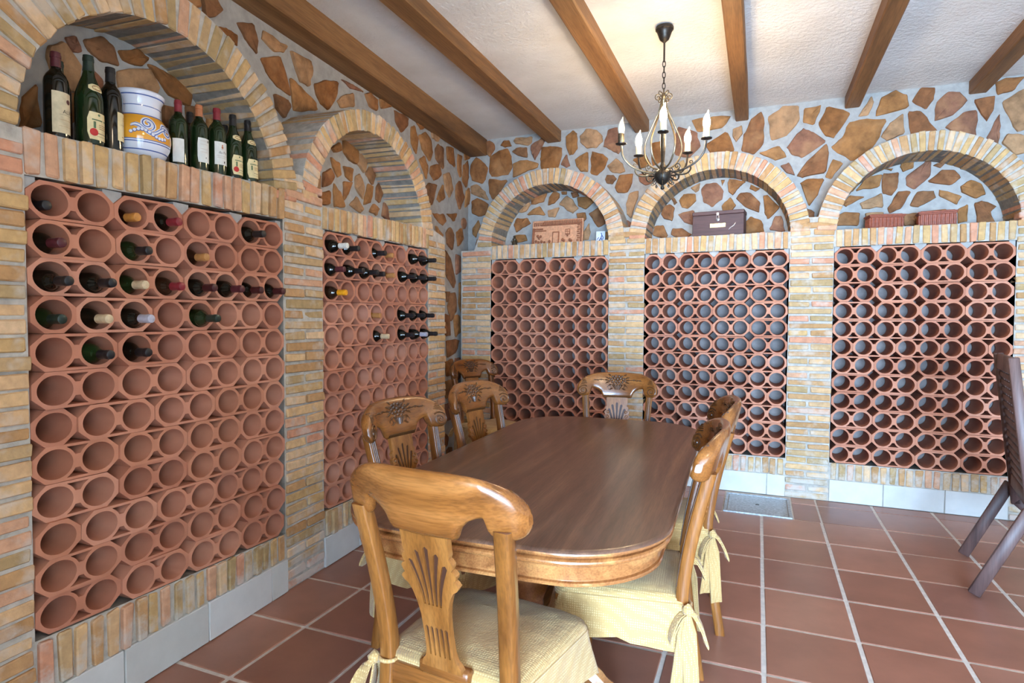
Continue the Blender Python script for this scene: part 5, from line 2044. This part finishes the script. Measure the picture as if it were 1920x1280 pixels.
def make_chair():
    root = empty('dining_chair')
    # back posts (rear legs in one piece with the back)
    for s in (-1, 1):
        path = smooth_path([(s * .188, -.262, 0), (s * .188, -.228, .22), (s * .188, -.205, .44), (s * .190, -.212, .56), (s * .200, -.240, .72), (s * .214, -.284, .900)], 5)
        secs = [(.042, .040)] * len(path)
        o = square_loft(path, secs).build('back_post', M['oak_z'], root, angle=50)
        mb = MB()
        for k in (-1, 0, 1):
            pp = [(p[0] + k * .009, p[1] + .0205, p[2]) for p in path if p[2] > .50]
            mb.tube(pp, .0026, 5)
        mb.build('fluting', M['carved'], o)['kind'] = 'stuff'
        path = smooth_path([(s * .205, .178, .0), (s * .196, .176, .10), (s * .200, .186, .26), (s * .206, .190, .40), (s * .206, .188, .45)], 4)
        n = len(path)
        secs = [(lerp(.034, .056, i / (n - 1)),) * 2 for i in range(n)]
        square_loft(path, secs, .3).build('leg', M['oak_z'], root, angle=50)
    # seat frame
    mb = MB()
    mb.bevbox((0, .196, .415), (.40, .026, .065), .004)
    mb.bevbox((0, -.206, .420), (.36, .026, .075), .004)
    for s in (-1, 1):
        vs, fs = bev_box((.026, .38, .065), .004)
        mb.add(vs, fs, 0, Matrix.Translation((s * .203, -.004, .415)) @ Matrix.Rotation(s * radians(-3.5), 4, 'Z'))
    mb.build('seat_frame', M['oak_x'], root, angle=50)
    mb = MB()
    mb.bevbox((0, -.206, .474), (.155, .034, .036), .006)
    mb.build('splat_shoe', M['oak_x'], root, angle=50)
    # crest rail with its carving
    crest = crest_geo().build('crest_rail', M['oak_x'], root, angle=55)
    carving_geo().build('carving', M['carved'], crest, angle=60)['kind'] = 'stuff'
    # splat
    mb, X, U, Nn = splat_geo()
    splat = mb.build('splat', M['oak_z'], root, angle=40)
    core = MB()
    vs, fs = plate([[(-.066, .205), (.066, .205), (.066, .395), (-.066, .395)]], .005)
    lim = [(x, z) for x, z in ((-.034, .06), (.034, .06), (.036, .20), (.05, .245), (.062, .275), (.062, .39), (-.062, .39), (-.062, .275), (-.05, .245), (-.036, .20))]
    vs, fs = plate([lim], .005)
    core.add([tuple(SPL0 + X * p[0] + U * p[1] + Nn * (p[2])) for p in vs], fs)
    core.build('pierced_ground', M['oak_dark'], splat)
    sc_ = MB()
    for s in (-1, 1):
        for (cx, cz, r) in ((.064, .288, .014), (.060, .318, .012)):
            pts = [SPL0 + X * (s * x) + U * z - Nn * .009 for x, z in spiral2(cx, cz, r, .002, 0, 1.3, 16)]
            sc_.tube(pts, .0026, 5)
    sc_.build('side_scrolls', M['oak_x'], splat)['kind'] = 'stuff'
    # upholstery
    out0 = seat_outline(.004)
    n = len(out0)
    cx, cy = 0, .01
    rows = []
    for (k, z) in ((1.0, .448), (1.012, .462), (.985, .478), (.90, .489), (.70, .497), (.40, .502)):
        rows.append([(cx + (x - cx) * k, cy + (y - cy) * k, z + .002 * noise.noise((x * 14, y * 14, z * 9))) for x, y in out0])
    mb = MB()
    mb.grid(rows, close_u=True)
    mb.add(rows[-1], [tuple(range(n))])
    cover = mb.build('seat_cover', M['fabric'], root, angle=70)
    # hanging skirt on the front and the sides
    rows = []
    for j in range(9):
        v = j / 8
        row = []
        for i, (x, y) in enumerate(out0):
            d = Vector((x, y - .0))
            d = d.normalized() if d.length else d
            wav = sin(i * 1.05) * .006 + sin(i * .37 + 1) * .008 + .006 * noise.noise((x * 9, y * 9, v))
            g = .004 + v * (.022 + wav * 1.1)
            hem = .335 + .010 * sin(i * .5) - (.02 if i < 5 or i > n - 6 else 0)
            row.append((x + d.x * g, y + d.y * g, lerp(.462, hem, v)))
        rows.append(row)
    inner = [[(p[0] * .988, p[1] * .988, p[2]) for p in r] for r in rows]
    mb = MB()
    mb.grid(rows)
    mb.grid(inner)
    mb.grid([rows[-1], inner[-1]])
    sk = mb.build('skirt', M['fabric'], cover, angle=75)
    tag(sk, 'loose hanging fabric skirt')
    mb = MB()
    mb.tube([(x * 1.012, y * 1.012, .463) for x, y in out0], .0022, 5)
    mb.build('seam', M['fabric'], cover)
    # ties knotted round the back posts
    for s in (-1, 1):
        kx, ky, kz = s * .226, -.222, .452
        mb = MB()
        vs, fs = tube_geo([(kx - s * .012, ky + .01, kz), (kx, ky, kz + .004), (kx + s * .012, ky - .012, kz - .002)], [.010, .020, .010], 8)
        mb.add(vs, fs)
        mb.tube([(s * (.188 + .026 * cos(a)), -.206 + .026 * sin(a), kz + .006) for a in [i * 2 * pi / 14 for i in range(15)]], .006, 6)
        kn = mb.build('tie_knot', M['fabric'], root, angle=70)
        for (dx, dy, ln, w) in ((.012, -.014, .29, .052), (.024, .022, .25, .048)):
            pts = [(kx + s * dx * q + s * .008 * sin(q * 3), ky + dy * q * 1.4, kz - ln * q) for q in [i / 8 for i in range(9)]]
            ribbon(pts, [.012 + (w - .012) * min(1, q * 4) for q in [i / 8 for i in range(9)]], (.55 * s, 1, 0)).build('tie_tail', M['fabric'], kn, angle=70)
        for (dx, dy, up) in ((.03, -.055, .0), (.036, .05, -.01)):
            pts = [(kx + s * dx * sin(q * pi) * .8, ky + dy * sin(q * pi * .95) * 1.1, kz + up - .085 * (1 - cos(q * pi * 2)) / 2 - .0 * q) for q in [i / 12 for i in range(13)]]
            ribbon(pts, [.016 + .036 * sin(q * pi) for q in [i / 12 for i in range(13)]], (1, .2, .25)).build('tie_loop', M['fabric'], kn, angle=70)
    return root


CHAIRS = [
    (-.712, 1.545, -6.0, 'oak dining chair with its plain back turned, at the near end of the table'),
    (-.836, 3.711, 188.2, 'oak dining chair facing the camera at the far end of the table'),
    (-1.184, 2.228, -98, 'oak dining chair on the left side of the table, nearer one'),
    (-1.206, 3.020, -100, 'oak dining chair on the left side of the table, farther one'),
    (-2.115, 4.700, -115, 'oak dining chair standing away from the table in the far left corner'),
    (-.435, 2.165, 95, 'oak dining chair on the right side of the table, nearer one'),
    (-.420, 2.900, 98, 'oak dining chair on the right side of the table, farther one'),
]
proto = make_chair()
for i, (x, y, a, lab) in enumerate(CHAIRS):
    o = proto if i == 0 else copy_tree(proto)
    o.location = (x, y, 0)
    o.rotation_euler = (0, 0, radians(a))
    tag(o, lab, 'chair', 'carved oak dining chairs')

# ------------------------------------------------------------------ folding chair on the right
t = empty('folding_chair')
ang = atan2(4.246 - 3.632, 1.143 - 1.027)          # along the width
t.matrix_world = Matrix.Translation((1.085, 3.939, 0)) @ Matrix.Rotation(ang - pi / 2, 4, 'Z')
tag(t, 'dark slatted wooden folding chair at the right edge by the far rack', 'folding chair')
# local: X forward (to the right in the room), Y along the width
HW = .31


def bar(a, b, w, d, name, mat='wenge', parent=None):
    """flat wooden bar from a to b; w across Y, d in the XZ plane"""
    a, b = Vector(a), Vector(b)
    L = (b - a).length
    vs, fs = bev_box((d, w, L), .004)
    z = (b - a).normalized()
    y = Vector((0, 1, 0))
    y = (y - z * y.dot(z)).normalized()
    x = y.cross(z)
    m = Matrix(((x.x, y.x, z.x, 0), (x.y, y.y, z.y, 0), (x.z, y.z, z.z, 0), (0, 0, 0, 1)))
    m.translation = (a + b) / 2
    return MB().add(vs, fs, 0, m).build(name, M[mat], parent or t, angle=50)


def stile_x(z):
    return .128 + (1.21 - z) * .118


for s in (-1, 1):
    bar((.0, s * HW, .012), (.205, s * HW, .47), .024, .055, 'rear_leg')
    bar((.205, s * HW, .47), (.56, s * (HW - .0), .475), .024, .045, 'seat_rail')
    bar((stile_x(.36), s * (HW - .035), .36), (stile_x(1.21), s * (HW - .035), 1.21), .026, .045, 'back_stile')
    bar((stile_x(.38), s * (HW - .035), .38), (.62, s * (HW - .035), .012), .026, .045, 'front_leg')
bar((.085, -HW + .012, .205), (.085, HW - .012, .205), .05, .02, 'crossbar')
for i in range(6):
    o = MB().bevbox((.24 + .058 * i, 0, .482), (.044, 2 * HW - .03, .016), .003).build('slat', M['wenge'], t, angle=50)
# woven looking back: horizontal slats crossed by narrow uprights
MB().bevbox((stile_x(1.165), 0, 1.165), (.026, 2 * HW - .09, .085), .005).build('top_rail', M['wenge'], t, angle=50)
MB().bevbox((stile_x(.50), 0, .50), (.026, 2 * HW - .09, .07), .005).build('lower_rail', M['wenge'], t, angle=50)
for i in range(14):
    z = .555 + i * .0415
    MB().bevbox((stile_x(z), 0, z), (.012, 2 * HW - .09, .026), .002).build('slat', M['wenge'], t, angle=50)
for i in range(7):
    y = -.225 + i * .075
    a, b = Vector((stile_x(.52) + .009, y, .52)), Vector((stile_x(1.14) + .009, y, 1.14))
    bar(a, b, .022, .010, 'back_upright')

bpy.context.view_layer.update()
